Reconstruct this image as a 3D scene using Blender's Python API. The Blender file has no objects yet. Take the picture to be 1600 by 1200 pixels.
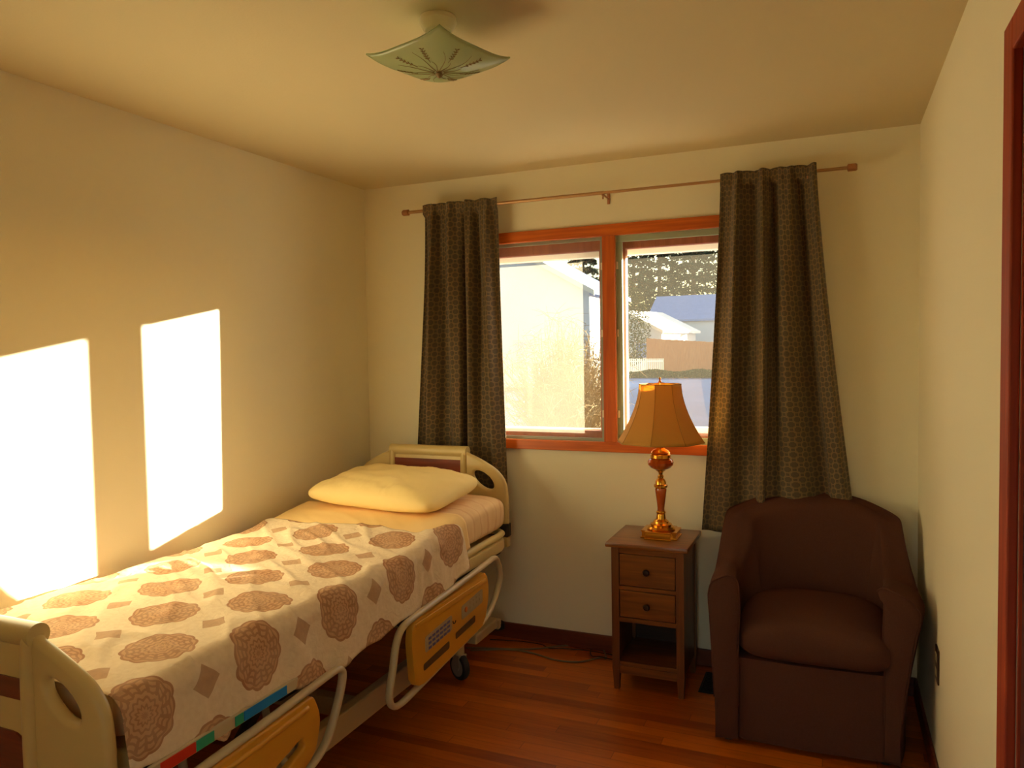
import bpy, bmesh, math, random
from math import pi, sin, cos, radians as R
from mathutils import Vector, Matrix, noise
from mathutils.geometry import tessellate_polygon
S = bpy.context.scene
COL = S.collection
random.seed(7)

# ------------------------------------------------------------ camera
yaw, pitch, roll, FPX = 0.405, -0.0435, -0.0171, 1177.03
fw = Vector((-sin(yaw)*cos(pitch), cos(yaw)*cos(pitch), sin(pitch)))
rt = fw.cross(Vector((0, 0, 1))).normalized(); up = rt.cross(fw)
r2 = cos(roll)*rt + sin(roll)*up; u2 = -sin(roll)*rt + cos(roll)*up
cd = bpy.data.cameras.new('camera'); cam = bpy.data.objects.new('camera', cd); COL.objects.link(cam)
CP = Vector((2.4379, -3.6159, 1.5196))
cam.matrix_world = Matrix(((r2.x, u2.x, -fw.x, CP.x), (r2.y, u2.y, -fw.y, CP.y), (r2.z, u2.z, -fw.z, CP.z), (0, 0, 0, 1)))
cd.sensor_width = 36; cd.lens = FPX/1600*36; cd.clip_start = 0.02; cd.clip_end = 500
S.camera = cam

# ------------------------------------------------------------ light
SUN_DIR = Vector((-1, -1.187, -0.2528))
sd = bpy.data.lights.new('sun', 'SUN'); sun = bpy.data.objects.new('sun', sd); COL.objects.link(sun)
sun.location = (8, 9, 4)
sun.rotation_euler = SUN_DIR.to_track_quat('-Z', 'Y').to_euler()
sd.energy = 55; sd.color = (1.0, 0.92, 0.68); sd.angle = R(0.6)
w = bpy.data.worlds.new('world'); S.world = w; w.use_nodes = True
wn = w.node_tree; bgn = wn.nodes['Background']
sky = wn.nodes.new('ShaderNodeTexSky'); sky.sky_type = 'NISHITA'; sky.sun_disc = False
sky.sun_elevation = R(12); sky.sun_rotation = math.atan2(1, 1.165); sky.air_density = 1.3; sky.dust_density = 1.2
wn.links.new(sky.outputs[0], bgn.inputs[0]); bgn.inputs[1].default_value = 0.44
S.view_settings.view_transform = 'Standard'; S.view_settings.look = 'None'
S.view_settings.exposure = 0.0; S.view_settings.gamma = 1.0; S.view_settings.use_curve_mapping = False
S.cycles.use_denoising = True
S.cycles.max_bounces = 12; S.cycles.diffuse_bounces = 8; S.cycles.transparent_max_bounces = 24
S.cycles.sample_clamp_indirect = 6

# ------------------------------------------------------------ material helpers
def lin(c):
    return tuple((v/12.92 if v <= .04045 else ((v+.055)/1.055)**2.4) for v in (c[0]/255, c[1]/255, c[2]/255)) + (1,)
def newmat(name):
    m = bpy.data.materials.new(name); m.use_nodes = True
    return m, m.node_tree, m.node_tree.nodes['Principled BSDF']
def N(nt, typ, **kw):
    n = nt.nodes.new(typ)
    for k, v in kw.items(): setattr(n, k, v)
    return n
def math_n(nt, op, a, b=None, c=None):
    n = nt.nodes.new('ShaderNodeMath'); n.operation = op
    for i, v in enumerate((a, b, c)):
        if v is None: continue
        if isinstance(v, (int, float)): n.inputs[i].default_value = v
        else: nt.links.new(v, n.inputs[i])
    return n.outputs[0]
def mixc(nt, fac, a, b):
    n = nt.nodes.new('ShaderNodeMix'); n.data_type = 'RGBA'
    for i, v in ((0, fac), (6, a), (7, b)):
        if isinstance(v, (int, float, tuple)): n.inputs[i].default_value = v
        else: nt.links.new(v, n.inputs[i])
    return n.outputs[2]
def plain(name, c, rough=.5, metal=0, var=.06, scale=8, bump=0, bscale=60, spec=.5, coord='Object', sheen=0):
    m, nt, p = newmat(name)
    tc = N(nt, 'ShaderNodeTexCoord'); nz = N(nt, 'ShaderNodeTexNoise'); nz.inputs['Scale'].default_value = scale
    nz.inputs['Detail'].default_value = 4
    nt.links.new(tc.outputs[coord], nz.inputs['Vector'])
    c = lin(c); d = tuple(v*(1-var*2) for v in c[:3])+(1,); e = tuple(min(1, v*(1+var)) for v in c[:3])+(1,)
    nt.links.new(mixc(nt, nz.outputs[0], d, e), p.inputs['Base Color'])
    p.inputs['Roughness'].default_value = rough; p.inputs['Metallic'].default_value = metal
    p.inputs['Specular IOR Level'].default_value = spec
    if sheen: p.inputs['Sheen Weight'].default_value = sheen
    if bump:
        b2 = N(nt, 'ShaderNodeTexNoise'); b2.inputs['Scale'].default_value = bscale; b2.inputs['Detail'].default_value = 5
        nt.links.new(tc.outputs[coord], b2.inputs['Vector'])
        bp = N(nt, 'ShaderNodeBump'); bp.inputs['Strength'].default_value = bump; bp.inputs['Distance'].default_value = .01
        nt.links.new(b2.outputs[0], bp.inputs['Height']); nt.links.new(bp.outputs[0], p.inputs['Normal'])
    return m
def wood(name, a, b, axis='X', rough=.35, scale=1.0, coat=0.0):
    m, nt, p = newmat(name)
    tc = N(nt, 'ShaderNodeTexCoord'); mp = N(nt, 'ShaderNodeMapping')
    s = [22*scale]*3; s['XYZ'.index(axis)] = 1.3*scale
    mp.inputs['Scale'].default_value = s
    nt.links.new(tc.outputs['Object'], mp.inputs['Vector'])
    nz = N(nt, 'ShaderNodeTexNoise'); nz.inputs['Scale'].default_value = 2.2; nz.inputs['Detail'].default_value = 6; nz.inputs['Distortion'].default_value = .6
    nt.links.new(mp.outputs[0], nz.inputs['Vector'])
    cr = N(nt, 'ShaderNodeValToRGB'); cr.color_ramp.elements[0].position = .3; cr.color_ramp.elements[1].position = .72
    cr.color_ramp.elements[0].color = lin(a); cr.color_ramp.elements[1].color = lin(b)
    nt.links.new(nz.outputs[0], cr.inputs[0]); nt.links.new(cr.outputs[0], p.inputs['Base Color'])
    p.inputs['Roughness'].default_value = rough; p.inputs['Coat Weight'].default_value = coat; p.inputs['Coat Roughness'].default_value = .15
    return m

M = {}
M['wall'] = plain('painted_wall', (238, 230, 202), .75, var=.015, scale=1.5, bump=.06, bscale=180, spec=.25)
M['ceil'] = plain('painted_ceiling', (216, 200, 160), .8, var=.015, scale=1.2, bump=.08, bscale=120, spec=.2)
M['casing'] = wood('orange_wood_casing', (178, 78, 12), (216, 108, 24), 'X', .35)
M['casing_v'] = wood('orange_wood_casing_upright', (170, 70, 10), (208, 100, 22), 'Z', .35)
M['door_wood'] = wood('red_brown_wood', (134, 38, 6), (172, 62, 12), 'Z', .6)
M['door_dark'] = wood('dark_red_door', (62, 14, 6), (84, 24, 10), 'Z', .85)
M['base'] = wood('dark_baseboard', (84, 34, 14), (112, 50, 22), 'X', .45)
M['sash'] = wood('sash_wood', (150, 78, 44), (180, 100, 60), 'Z', .5)
M['alu'] = plain('grey_screen_frame', (150, 150, 135), .45, metal=.3, var=.03)
M['alu_green'] = plain('grey_green_screen_frame', (160, 172, 150), .45, metal=.2, var=.03)
M['ext_white'] = plain('exterior_trim_paint', (225, 215, 195), .7)
M['ns'] = wood('nightstand_wood', (96, 50, 14), (136, 78, 28), 'X', .32, coat=.25)
M['ns_v'] = wood('nightstand_wood_upright', (90, 46, 13), (126, 70, 26), 'Z', .38)
M['ns_in'] = wood('nightstand_inside', (40, 18, 8), (56, 26, 11), 'X', .6)
M['knob'] = plain('dark_knob', (46, 26, 16), .3, metal=.5)
M['brass'] = plain('polished_brass', (226, 164, 62), .2, metal=1, var=.05)
M['amber'] = wood('amber_lamp_wood', (150, 62, 14), (190, 88, 24), 'Z', .18, coat=.6)
M['rod'] = plain('bronze_rod', (186, 146, 104), .35, metal=.7)
M['rod_cap'] = plain('copper_finial', (176, 124, 88), .35, metal=.6)
M['bed_beige'] = plain('beige_bed_plastic', (206, 182, 122), .38, var=.02)
M['bed_yellow'] = plain('yellow_bed_plastic', (214, 152, 46), .4, var=.03)
M['bed_tube'] = plain('pale_enamel_tube', (196, 176, 138), .35, var=.02)
M['bed_steel'] = plain('painted_bed_steel', (190, 165, 125), .4, var=.03)
M['bed_dark'] = plain('dark_bed_mechanism', (46, 36, 28), .6)
M['bed_insert'] = wood('headboard_wood_insert', (104, 36, 14), (134, 54, 22), 'X', .35)
M['rubber'] = plain('black_rubber', (26, 22, 20), .7)
M['wheel_grey'] = plain('grey_wheel_disc', (150, 135, 118), .45)
M['slot'] = plain('slot_dark', (92, 62, 28), .6)
M['label_grey'] = plain('control_label_grey', (176, 158, 124), .5)
M['blue_dot'] = plain('label_blue_print', (98, 98, 150), .5)
M['orange_dot'] = plain('label_orange_print', (220, 120, 50), .5)
M['blue'] = plain('blue_strip', (10, 130, 205), .45)
M['green'] = plain('green_strip', (40, 160, 120), .45)
M['red'] = plain('red_strip', (215, 50, 22), .45)
M['chair'] = plain('brown_upholstery', (86, 54, 43), .95, var=.12, scale=220, bump=.25, bscale=500, spec=.1)
M['pillow'] = plain('cream_pillowcase', (246, 218, 150), .85, var=.03, scale=5, bump=.12, bscale=30, spec=.2)
M['matt'] = plain('white_mattress_cover', (214, 190, 150), .9)
M['cable'] = plain('grey_cable', (120, 110, 84), .5)
M['cable_b'] = plain('black_cable', (24, 16, 12), .5)
M['snow'] = plain('frosty_ground', (62, 78, 112), 1, var=.15, scale=.6, spec=0)  # dark blue tone puts the shade on the ground into its colour
M['house_w'] = plain('white_siding', (206, 206, 206), .8, var=.03, scale=2)
M['roof_b'] = plain('blue_grey_roof', (128, 146, 190), .8, var=.08, scale=3)
M['roof_snow'] = plain('snowy_roof', (235, 232, 226), .8, var=.03)
M['fence'] = wood('fence_boards', (124, 80, 50), (158, 108, 70), 'Z', .8)
M['needle'] = plain('evergreen_needles', (22, 40, 34), 1, var=.4, scale=3, spec=0)
M['needle2'] = plain('olive_foliage', (58, 60, 36), 1, var=.35, scale=3, spec=0)
M['bark'] = plain('bark', (70, 52, 38), .9, var=.2)
M['twig'] = plain('golden_twigs', (146, 120, 76), .9, var=.25, scale=6)
M['metal_dark'] = plain('dark_register_metal', (34, 22, 14), .5, metal=.4)
M['outlet'] = plain('brown_outlet_plate', (58, 34, 20), .4)
M['outlet_w'] = plain('ivory_receptacle', (196, 176, 136), .4)
M['fix_metal'] = plain('fixture_pan_enamel', (246, 236, 206), .5)

def glass_mat():
    m, nt, p = newmat('window_glass'); out = nt.nodes['Material Output']
    tr = N(nt, 'ShaderNodeBsdfTransparent'); gl = N(nt, 'ShaderNodeBsdfGlossy'); gl.inputs['Roughness'].default_value = .02
    fr = N(nt, 'ShaderNodeFresnel'); fr.inputs[0].default_value = 1.3
    mx = N(nt, 'ShaderNodeMixShader')
    nt.links.new(fr.outputs[0], mx.inputs[0]); nt.links.new(tr.outputs[0], mx.inputs[1]); nt.links.new(gl.outputs[0], mx.inputs[2])
    nt.links.new(mx.outputs[0], out.inputs[0]); return m
def screen_mat(name, fac):
    m, nt, p = newmat(name); out = nt.nodes['Material Output']
    tr = N(nt, 'ShaderNodeBsdfTransparent'); df = N(nt, 'ShaderNodeBsdfDiffuse'); tl = N(nt, 'ShaderNodeBsdfTranslucent')
    c = lin((205, 196, 176)); df.inputs[0].default_value = c; tl.inputs[0].default_value = c
    a = N(nt, 'ShaderNodeMixShader'); a.inputs[0].default_value = .7
    nt.links.new(df.outputs[0], a.inputs[1]); nt.links.new(tl.outputs[0], a.inputs[2])
    b = N(nt, 'ShaderNodeMixShader')
    tc = N(nt, 'ShaderNodeTexCoord'); nz = N(nt, 'ShaderNodeTexNoise'); nz.inputs['Scale'].default_value = 5
    nt.links.new(tc.outputs['Object'], nz.inputs['Vector'])
    nt.links.new(math_n(nt, 'MULTIPLY_ADD', nz.outputs[0], fac*.4, fac*.8), b.inputs[0])
    nt.links.new(tr.outputs[0], b.inputs[1]); nt.links.new(a.outputs[0], b.inputs[2])
    nt.links.new(b.outputs[0], out.inputs[0]); return m
M['glass'] = glass_mat()
M['screen1'] = screen_mat('dusty_insect_screen', .085)
M['screen2'] = screen_mat('fine_insect_screen', .022)

def floor_mat():
    m, nt, p = newmat('oak_strip_floor')
    tc = N(nt, 'ShaderNodeTexCoord'); sp = N(nt, 'ShaderNodeSeparateXYZ'); nt.links.new(tc.outputs['Object'], sp.inputs[0])
    row = math_n(nt, 'FLOOR', math_n(nt, 'DIVIDE', sp.outputs[1], .057))
    wr = N(nt, 'ShaderNodeTexWhiteNoise'); wr.noise_dimensions = '1D'; nt.links.new(row, wr.inputs['W'])
    xs = math_n(nt, 'ADD', math_n(nt, 'DIVIDE', sp.outputs[0], .85), math_n(nt, 'MULTIPLY', wr.outputs[0], 7))
    pl = math_n(nt, 'FLOOR', xs)
    wp = N(nt, 'ShaderNodeTexWhiteNoise'); wp.noise_dimensions = '1D'
    nt.links.new(math_n(nt, 'ADD', pl, math_n(nt, 'MULTIPLY', row, 17.3)), wp.inputs['W'])
    mp = N(nt, 'ShaderNodeMapping'); mp.inputs['Scale'].default_value = (2.2, 34, 1); nt.links.new(tc.outputs['Object'], mp.inputs[0])
    nz = N(nt, 'ShaderNodeTexNoise'); nz.noise_dimensions = '4D'; nz.inputs['Scale'].default_value = 2.2; nz.inputs['Detail'].default_value = 7
    nt.links.new(mp.outputs[0], nz.inputs['Vector']); nt.links.new(math_n(nt, 'MULTIPLY', wp.outputs[0], 20), nz.inputs['W'])
    t = math_n(nt, 'ADD', math_n(nt, 'MULTIPLY', nz.outputs[0], .55), math_n(nt, 'MULTIPLY', wp.outputs[0], .45))
    cr = N(nt, 'ShaderNodeValToRGB'); cr.color_ramp.elements[0].position = .2; cr.color_ramp.elements[1].position = .8
    cr.color_ramp.elements[0].color = lin((138, 58, 2)); cr.color_ramp.elements[1].color = lin((204, 106, 12))
    nt.links.new(t, cr.inputs[0])
    fy = math_n(nt, 'FRACT', math_n(nt, 'DIVIDE', sp.outputs[1], .057)); fx = math_n(nt, 'FRACT', xs)
    gap = math_n(nt, 'MAXIMUM', math_n(nt, 'LESS_THAN', fy, .03), math_n(nt, 'LESS_THAN', fx, .003))
    nt.links.new(mixc(nt, math_n(nt, 'MULTIPLY', gap, .6), cr.outputs[0], lin((50, 22, 8))), p.inputs['Base Color'])
    p.inputs['Roughness'].default_value = .33; p.inputs['Specular IOR Level'].default_value = .45
    return m
M['floor'] = floor_mat()

def curtain_mat():
    m, nt, p = newmat('curtain_fabric'); out = nt.nodes['Material Output']
    uv = N(nt, 'ShaderNodeUVMap'); uv.uv_map = 'UVMap'
    sp = N(nt, 'ShaderNodeSeparateXYZ'); nt.links.new(uv.outputs[0], sp.inputs[0])
    def ring(ox, oy, c, r0, r1):
        fx = math_n(nt, 'ABSOLUTE', math_n(nt, 'SUBTRACT', math_n(nt, 'FRACT', math_n(nt, 'ADD', math_n(nt, 'DIVIDE', sp.outputs[0], c), ox)), .5))
        fy = math_n(nt, 'ABSOLUTE', math_n(nt, 'SUBTRACT', math_n(nt, 'FRACT', math_n(nt, 'ADD', math_n(nt, 'DIVIDE', sp.outputs[1], c), oy)), .5))
        px = math_n(nt, 'POWER', fx, 5); py = math_n(nt, 'POWER', fy, 5)
        d = math_n(nt, 'POWER', math_n(nt, 'ADD', px, py), .2)
        return math_n(nt, 'MULTIPLY', math_n(nt, 'GREATER_THAN', d, r0), math_n(nt, 'LESS_THAN', d, r1))
    pat = math_n(nt, 'MAXIMUM', ring(0, 0, .046, .27, .37), ring(.5, .5, .046, .27, .37))
    tc = N(nt, 'ShaderNodeTexNoise'); tc.inputs['Scale'].default_value = 260; nt.links.new(uv.outputs[0], tc.inputs['Vector'])
    base = mixc(nt, tc.outputs[0], lin((68, 58, 43)), lin((90, 76, 55)))
    nt.links.new(mixc(nt, math_n(nt, 'MULTIPLY', pat, .6), base, lin((140, 110, 68))), p.inputs['Base Color'])
    p.inputs['Roughness'].default_value = .75; p.inputs['Sheen Weight'].default_value = .15
    tl = N(nt, 'ShaderNodeBsdfTranslucent'); tl.inputs[0].default_value = lin((120, 84, 44))
    mx = N(nt, 'ShaderNodeMixShader'); mx.inputs[0].default_value = .03
    nt.links.new(p.outputs[0], mx.inputs[1]); nt.links.new(tl.outputs[0], mx.inputs[2]); nt.links.new(mx.outputs[0], out.inputs[0])
    return m
M['curtain'] = curtain_mat()

def quilt_mat():
    # medallions on even cells, small diamonds on odd cells of a .19 m lattice
    m, nt, p = newmat('medallion_quilt')
    uv = N(nt, 'ShaderNodeUVMap'); uv.uv_map = 'UVMap'
    wob = N(nt, 'ShaderNodeTexNoise'); wob.inputs['Scale'].default_value = 9; wob.inputs['Detail'].default_value = 2
    nt.links.new(uv.outputs[0], wob.inputs['Vector'])
    vm = N(nt, 'ShaderNodeVectorMath', operation='MULTIPLY_ADD'); nt.links.new(wob.outputs['Color'], vm.inputs[0])
    vm.inputs[1].default_value = (.022, .022, 0); nt.links.new(uv.outputs[0], vm.inputs[2])
    sp = N(nt, 'ShaderNodeSeparateXYZ'); nt.links.new(vm.outputs[0], sp.inputs[0])
    C = .1885
    u = math_n(nt, 'DIVIDE', sp.outputs[0], C); v = math_n(nt, 'DIVIDE', sp.outputs[1], C)
    # nearest medallion centre: two staggered square lattices of period 2C
    def near(off):
        a = math_n(nt, 'MULTIPLY', math_n(nt, 'SUBTRACT', math_n(nt, 'FRACT', math_n(nt, 'DIVIDE', math_n(nt, 'ADD', u, 1+off), 2)), .5), 2*C)
        b = math_n(nt, 'MULTIPLY', math_n(nt, 'SUBTRACT', math_n(nt, 'FRACT', math_n(nt, 'DIVIDE', math_n(nt, 'ADD', v, 1+off), 2)), .5), 2*C)
        return a, b
    def rad(off, du=0):
        a, b = near(off)
        d = math_n(nt, 'SQRT', math_n(nt, 'ADD', math_n(nt, 'MULTIPLY', a, a), math_n(nt, 'MULTIPLY', b, b)))
        ang = math_n(nt, 'ARCTAN2', b, a)
        lobe = math_n(nt, 'MULTIPLY', math_n(nt, 'ABSOLUTE', math_n(nt, 'SINE', math_n(nt, 'MULTIPLY', ang, 6))), .007)
        return d, ang, lobe
    d1, a1, l1 = rad(0); d2, a2, l2 = rad(1)
    first = math_n(nt, 'LESS_THAN', d1, d2)
    d = math_n(nt, 'MINIMUM', d1, d2)
    ang = math_n(nt, 'ADD', math_n(nt, 'MULTIPLY', first, a1), math_n(nt, 'MULTIPLY', math_n(nt, 'SUBTRACT', 1, first), a2))
    lobe = math_n(nt, 'MULTIPLY', math_n(nt, 'ABSOLUTE', math_n(nt, 'SINE', math_n(nt, 'MULTIPLY', ang, 6))), .006)
    inside = math_n(nt, 'LESS_THAN', d, math_n(nt, 'ADD', .090, lobe))
    rings = math_n(nt, 'GREATER_THAN', math_n(nt, 'SINE', math_n(nt, 'MULTIPLY', math_n(nt, 'ADD', d, math_n(nt, 'MULTIPLY', math_n(nt, 'SINE', math_n(nt, 'MULTIPLY', ang, 12)), .003)), 420)), .35)
    spoke = math_n(nt, 'GREATER_THAN', math_n(nt, 'SINE', math_n(nt, 'MULTIPLY', ang, 16)), .4)
    band = math_n(nt, 'MULTIPLY', math_n(nt, 'GREATER_THAN', d, .045), math_n(nt, 'LESS_THAN', d, .078))
    lace = math_n(nt, 'MAXIMUM', rings, math_n(nt, 'MULTIPLY', spoke, band))
    edge = math_n(nt, 'MULTIPLY', math_n(nt, 'GREATER_THAN', d, math_n(nt, 'ADD', .083, lobe)), inside)
    # small diamonds: centres shifted by one cell in u only
    def dia(o1, o2):
        a = math_n(nt, 'ABSOLUTE', math_n(nt, 'MULTIPLY', math_n(nt, 'SUBTRACT', math_n(nt, 'FRACT', math_n(nt, 'DIVIDE', math_n(nt, 'ADD', u, 1+o1), 2)), .5), 2*C))
        b = math_n(nt, 'ABSOLUTE', math_n(nt, 'MULTIPLY', math_n(nt, 'SUBTRACT', math_n(nt, 'FRACT', math_n(nt, 'DIVIDE', math_n(nt, 'ADD', v, 1+o2), 2)), .5), 2*C))
        return math_n(nt, 'LESS_THAN', math_n(nt, 'ADD', a, b), .043)
    dm = math_n(nt, 'MAXIMUM', dia(1, 0), dia(0, 1))
    n2 = N(nt, 'ShaderNodeTexNoise'); n2.inputs['Scale'].default_value = 60; nt.links.new(uv.outputs[0], n2.inputs['Vector'])
    pl = mixc(nt, n2.outputs[0], lin((222, 196, 160)), lin((240, 220, 188)))
    light = lin((200, 152, 110)); dark = lin((146, 94, 60))
    med = mixc(nt, math_n(nt, 'MULTIPLY', lace, .65), light, dark)
    med = mixc(nt, edge, med, lin((170, 116, 80)))
    col = mixc(nt, math_n(nt, 'MULTIPLY', inside, math_n(nt, 'MULTIPLY_ADD', wob.outputs[0], .5, .6)), pl, med)
    col = mixc(nt, math_n(nt, 'MULTIPLY', dm, .7), col, mixc(nt, n2.outputs[0], light, dark))
    nt.links.new(col, p.inputs['Base Color'])
    p.inputs['Roughness'].default_value = .9; p.inputs['Specular IOR Level'].default_value = .15
    bp = N(nt, 'ShaderNodeBump'); bp.inputs['Strength'].default_value = .35; bp.inputs['Distance'].default_value = .01
    nb = N(nt, 'ShaderNodeTexNoise'); nb.inputs['Scale'].default_value = 24; nb.inputs['Detail'].default_value = 3; nb.inputs['Distortion'].default_value = 1.2
    nt.links.new(uv.outputs[0], nb.inputs['Vector'])
    nt.links.new(nb.outputs[0], bp.inputs['Height']); nt.links.new(bp.outputs[0], p.inputs['Normal'])
    return m
M['quilt'] = quilt_mat()

def sheet_mat():
    m, nt, p = newmat('striped_cream_sheet')
    tc = N(nt, 'ShaderNodeTexCoord'); sp = N(nt, 'ShaderNodeSeparateXYZ'); nt.links.new(tc.outputs['Object'], sp.inputs[0])
    nz = N(nt, 'ShaderNodeTexNoise'); nz.inputs['Scale'].default_value = 5; nt.links.new(tc.outputs['Object'], nz.inputs['Vector'])
    s = math_n(nt, 'SINE', math_n(nt, 'MULTIPLY', math_n(nt, 'ADD', sp.outputs[1], math_n(nt, 'MULTIPLY', nz.outputs[0], .16)), 80))
    f = math_n(nt, 'MULTIPLY', math_n(nt, 'GREATER_THAN', s, .8), .32)
    nt.links.new(mixc(nt, f, lin((236, 200, 150)), lin((204, 140, 100))), p.inputs['Base Color'])
    p.inputs['Roughness'].default_value = .9; return m
M['sheet'] = sheet_mat()
M['sheet_plain'] = plain('cream_sheet', (244, 208, 142), .9, var=.03, bump=.1, bscale=20)

def shade_mat():
    m, nt, p = newmat('tan_lampshade_cloth'); out = nt.nodes['Material Output']
    p.inputs['Base Color'].default_value = lin((214, 170, 84)); p.inputs['Roughness'].default_value = .8
    tl = N(nt, 'ShaderNodeBsdfTranslucent'); tl.inputs[0].default_value = lin((226, 170, 80))
    mx = N(nt, 'ShaderNodeMixShader'); mx.inputs[0].default_value = .42
    nt.links.new(p.outputs[0], mx.inputs[1]); nt.links.new(tl.outputs[0], mx.inputs[2]); nt.links.new(mx.outputs[0], out.inputs[0])
    tc = N(nt, 'ShaderNodeTexCoord'); nz = N(nt, 'ShaderNodeTexNoise'); nz.inputs['Scale'].default_value = 300
    nt.links.new(tc.outputs['Object'], nz.inputs['Vector'])
    bp = N(nt, 'ShaderNodeBump'); bp.inputs['Strength'].default_value = .1; bp.inputs['Distance'].default_value = .002
    nt.links.new(nz.outputs[0], bp.inputs['Height']); nt.links.new(bp.outputs[0], p.inputs['Normal'])
    return m
M['shade'] = shade_mat()
M['shade_rib'] = plain('lampshade_piping', (176, 128, 54), .8)

def frosted_glass_mat():
    m, nt, p = newmat('etched_green_glass'); out = nt.nodes['Material Output']
    p.inputs['Base Color'].default_value = lin((206, 216, 184)); p.inputs['Roughness'].default_value = .12
    p.inputs['Specular IOR Level'].default_value = .8
    tl = N(nt, 'ShaderNodeBsdfTranslucent'); tl.inputs[0].default_value = lin((214, 224, 188))
    mx = N(nt, 'ShaderNodeMixShader'); mx.inputs[0].default_value = .6
    nt.links.new(p.outputs[0], mx.inputs[1]); nt.links.new(tl.outputs[0], mx.inputs[2]); nt.links.new(mx.outputs[0], out.inputs[0])
    return m
M['fix_glass'] = frosted_glass_mat()
M['fix_gold'] = plain('gold_etched_lines', (156, 132, 84), .5)

# ------------------------------------------------------------ geometry helpers
def link(name, me, m, parent=None, smooth=False, kind=None):
    o = bpy.data.objects.new(name, me); COL.objects.link(o)
    for mm in (m if isinstance(m, (list, tuple)) else [m]): me.materials.append(mm)
    if smooth:
        for f in me.polygons: f.use_smooth = True
    if parent is not None:
        o.parent = parent; o.matrix_parent_inverse = parent.matrix_world.inverted()
    if kind: o['kind'] = kind
    return o
def tag(o, label, cat, group=None, kind=None):
    o['label'] = label; o['category'] = cat
    if group: o['group'] = group
    if kind: o['kind'] = kind
    return o
def thing(name, label, cat, loc=(0, 0, 0), rz=0, group=None):
    o = bpy.data.objects.new(name, None); COL.objects.link(o); o.empty_display_size = .05
    o.location = loc; o.rotation_euler = (0, 0, rz)
    o.matrix_world = Matrix.Translation(Vector(loc)) @ Matrix.Rotation(rz, 4, 'Z')
    return tag(o, label, cat, group)
class B:
    def __init__(s): s.bm = bmesh.new()
    def box(s, x0, x1, y0, y1, z0, z1, bev=0, seg=2, mi=0):
        r = bmesh.ops.create_cube(s.bm, size=1); vs = r['verts']
        for v in vs: v.co = Vector(((x0+x1)/2+v.co.x*(x1-x0), (y0+y1)/2+v.co.y*(y1-y0), (z0+z1)/2+v.co.z*(z1-z0)))
        fs = list({f for v in vs for f in v.link_faces})
        if bev:
            es = list({e for v in vs for e in v.link_edges})
            rr = bmesh.ops.bevel(s.bm, geom=es+vs, offset=bev, segments=seg, profile=.5, affect='EDGES', clamp_overlap=True)
            fs = [f for f in rr['faces']]
        if mi:
            for f in fs:
                if f.is_valid: f.material_index = mi
        return s
    def lathe(s, prof, c=(0, 0, 0), n=32, cap=True):
        rings = []
        for r, z in prof:
            rings.append([s.bm.verts.new((c[0]+r*cos(2*pi*i/n), c[1]+r*sin(2*pi*i/n), c[2]+z)) for i in range(n)])
        for a, b in zip(rings, rings[1:]):
            for i in range(n): s.bm.faces.new((a[i], a[(i+1) % n], b[(i+1) % n], b[i]))
        if cap:
            s.bm.faces.new(rings[0][::-1]); s.bm.faces.new(rings[-1])
        return s
    def tube(s, pts, r, n=10, closed=False, ry=None):
        pts = [Vector(p) for p in pts]; m = len(pts); rings = []; prev = None
        for i, p in enumerate(pts):
            a = pts[i-1] if (i > 0 or closed) else p; b = pts[(i+1) % m] if (i < m-1 or closed) else p
            t = (b-a).normalized()
            if prev is None:
                ref = Vector((0, 0, 1)) if abs(t.z) < .9 else Vector((1, 0, 0))
                u = t.cross(ref).normalized()
            else: u = (prev - t*prev.dot(t)).normalized()
            prev = u; v = t.cross(u)
            rr = r[i] if isinstance(r, (list, tuple)) else r
            rings.append([s.bm.verts.new(p+u*rr*cos(2*pi*k/n)+v*(ry or rr)*sin(2*pi*k/n)) for k in range(n)])
        rng = range(m) if closed else range(m-1)
        for i in rng:
            a, b = rings[i], rings[(i+1) % m]
            for k in range(n): s.bm.faces.new((a[k], a[(k+1) % n], b[(k+1) % n], b[k]))
        if not closed:
            s.bm.faces.new(rings[0][::-1]); s.bm.faces.new(rings[-1])
        return s
    def poly(s, pts, axis, t0, t1, bev=0):
        # extrude polygon (2d) along axis between t0 and t1
        def P(q, t): return {'x': (t, q[0], q[1]), 'y': (q[0], t, q[1]), 'z': (q[0], q[1], t)}[axis]
        a = [s.bm.verts.new(P(q, t0)) for q in pts]; b = [s.bm.verts.new(P(q, t1)) for q in pts]
        n = len(pts); fs = [s.bm.faces.new(a[::-1]), s.bm.faces.new(b)]
        for i in range(n): fs.append(s.bm.faces.new((a[i], a[(i+1) % n], b[(i+1) % n], b[i])))
        if bev:
            es = list(set(fs[0].edges) | set(fs[1].edges))
            bmesh.ops.bevel(s.bm, geom=es, offset=bev, segments=3, profile=.5, affect='EDGES', clamp_overlap=True)
        return s
    def make(s, name, m, parent=None, smooth=False, kind=None, auto=None):
        bmesh.ops.recalc_face_normals(s.bm, faces=s.bm.faces)
        me = bpy.data.meshes.new(name); s.bm.to_mesh(me); s.bm.free()
        o = link(name, me, m, parent, smooth or auto is not None, kind)
        if auto is not None:
            me.set_sharp_from_angle(angle=R(auto))
        return o
def smooth_path(pts, n=6, closed=False):
    P = [Vector(p) for p in pts]; out = []; m = len(P)
    for i in range(m if closed else m-1):
        if closed: a, b, c, d = P[i-1], P[i], P[(i+1) % m], P[(i+2) % m]
        else: a, b, c, d = P[max(i-1, 0)], P[i], P[i+1], P[min(i+2, m-1)]
        for k in range(n):
            t = k/n
            out.append(.5*((2*b)+(c-a)*t+(2*a-5*b+4*c-d)*t*t+(3*b-a-3*c+d)*t**3))
    if not closed: out.append(P[-1])
    return out
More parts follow.
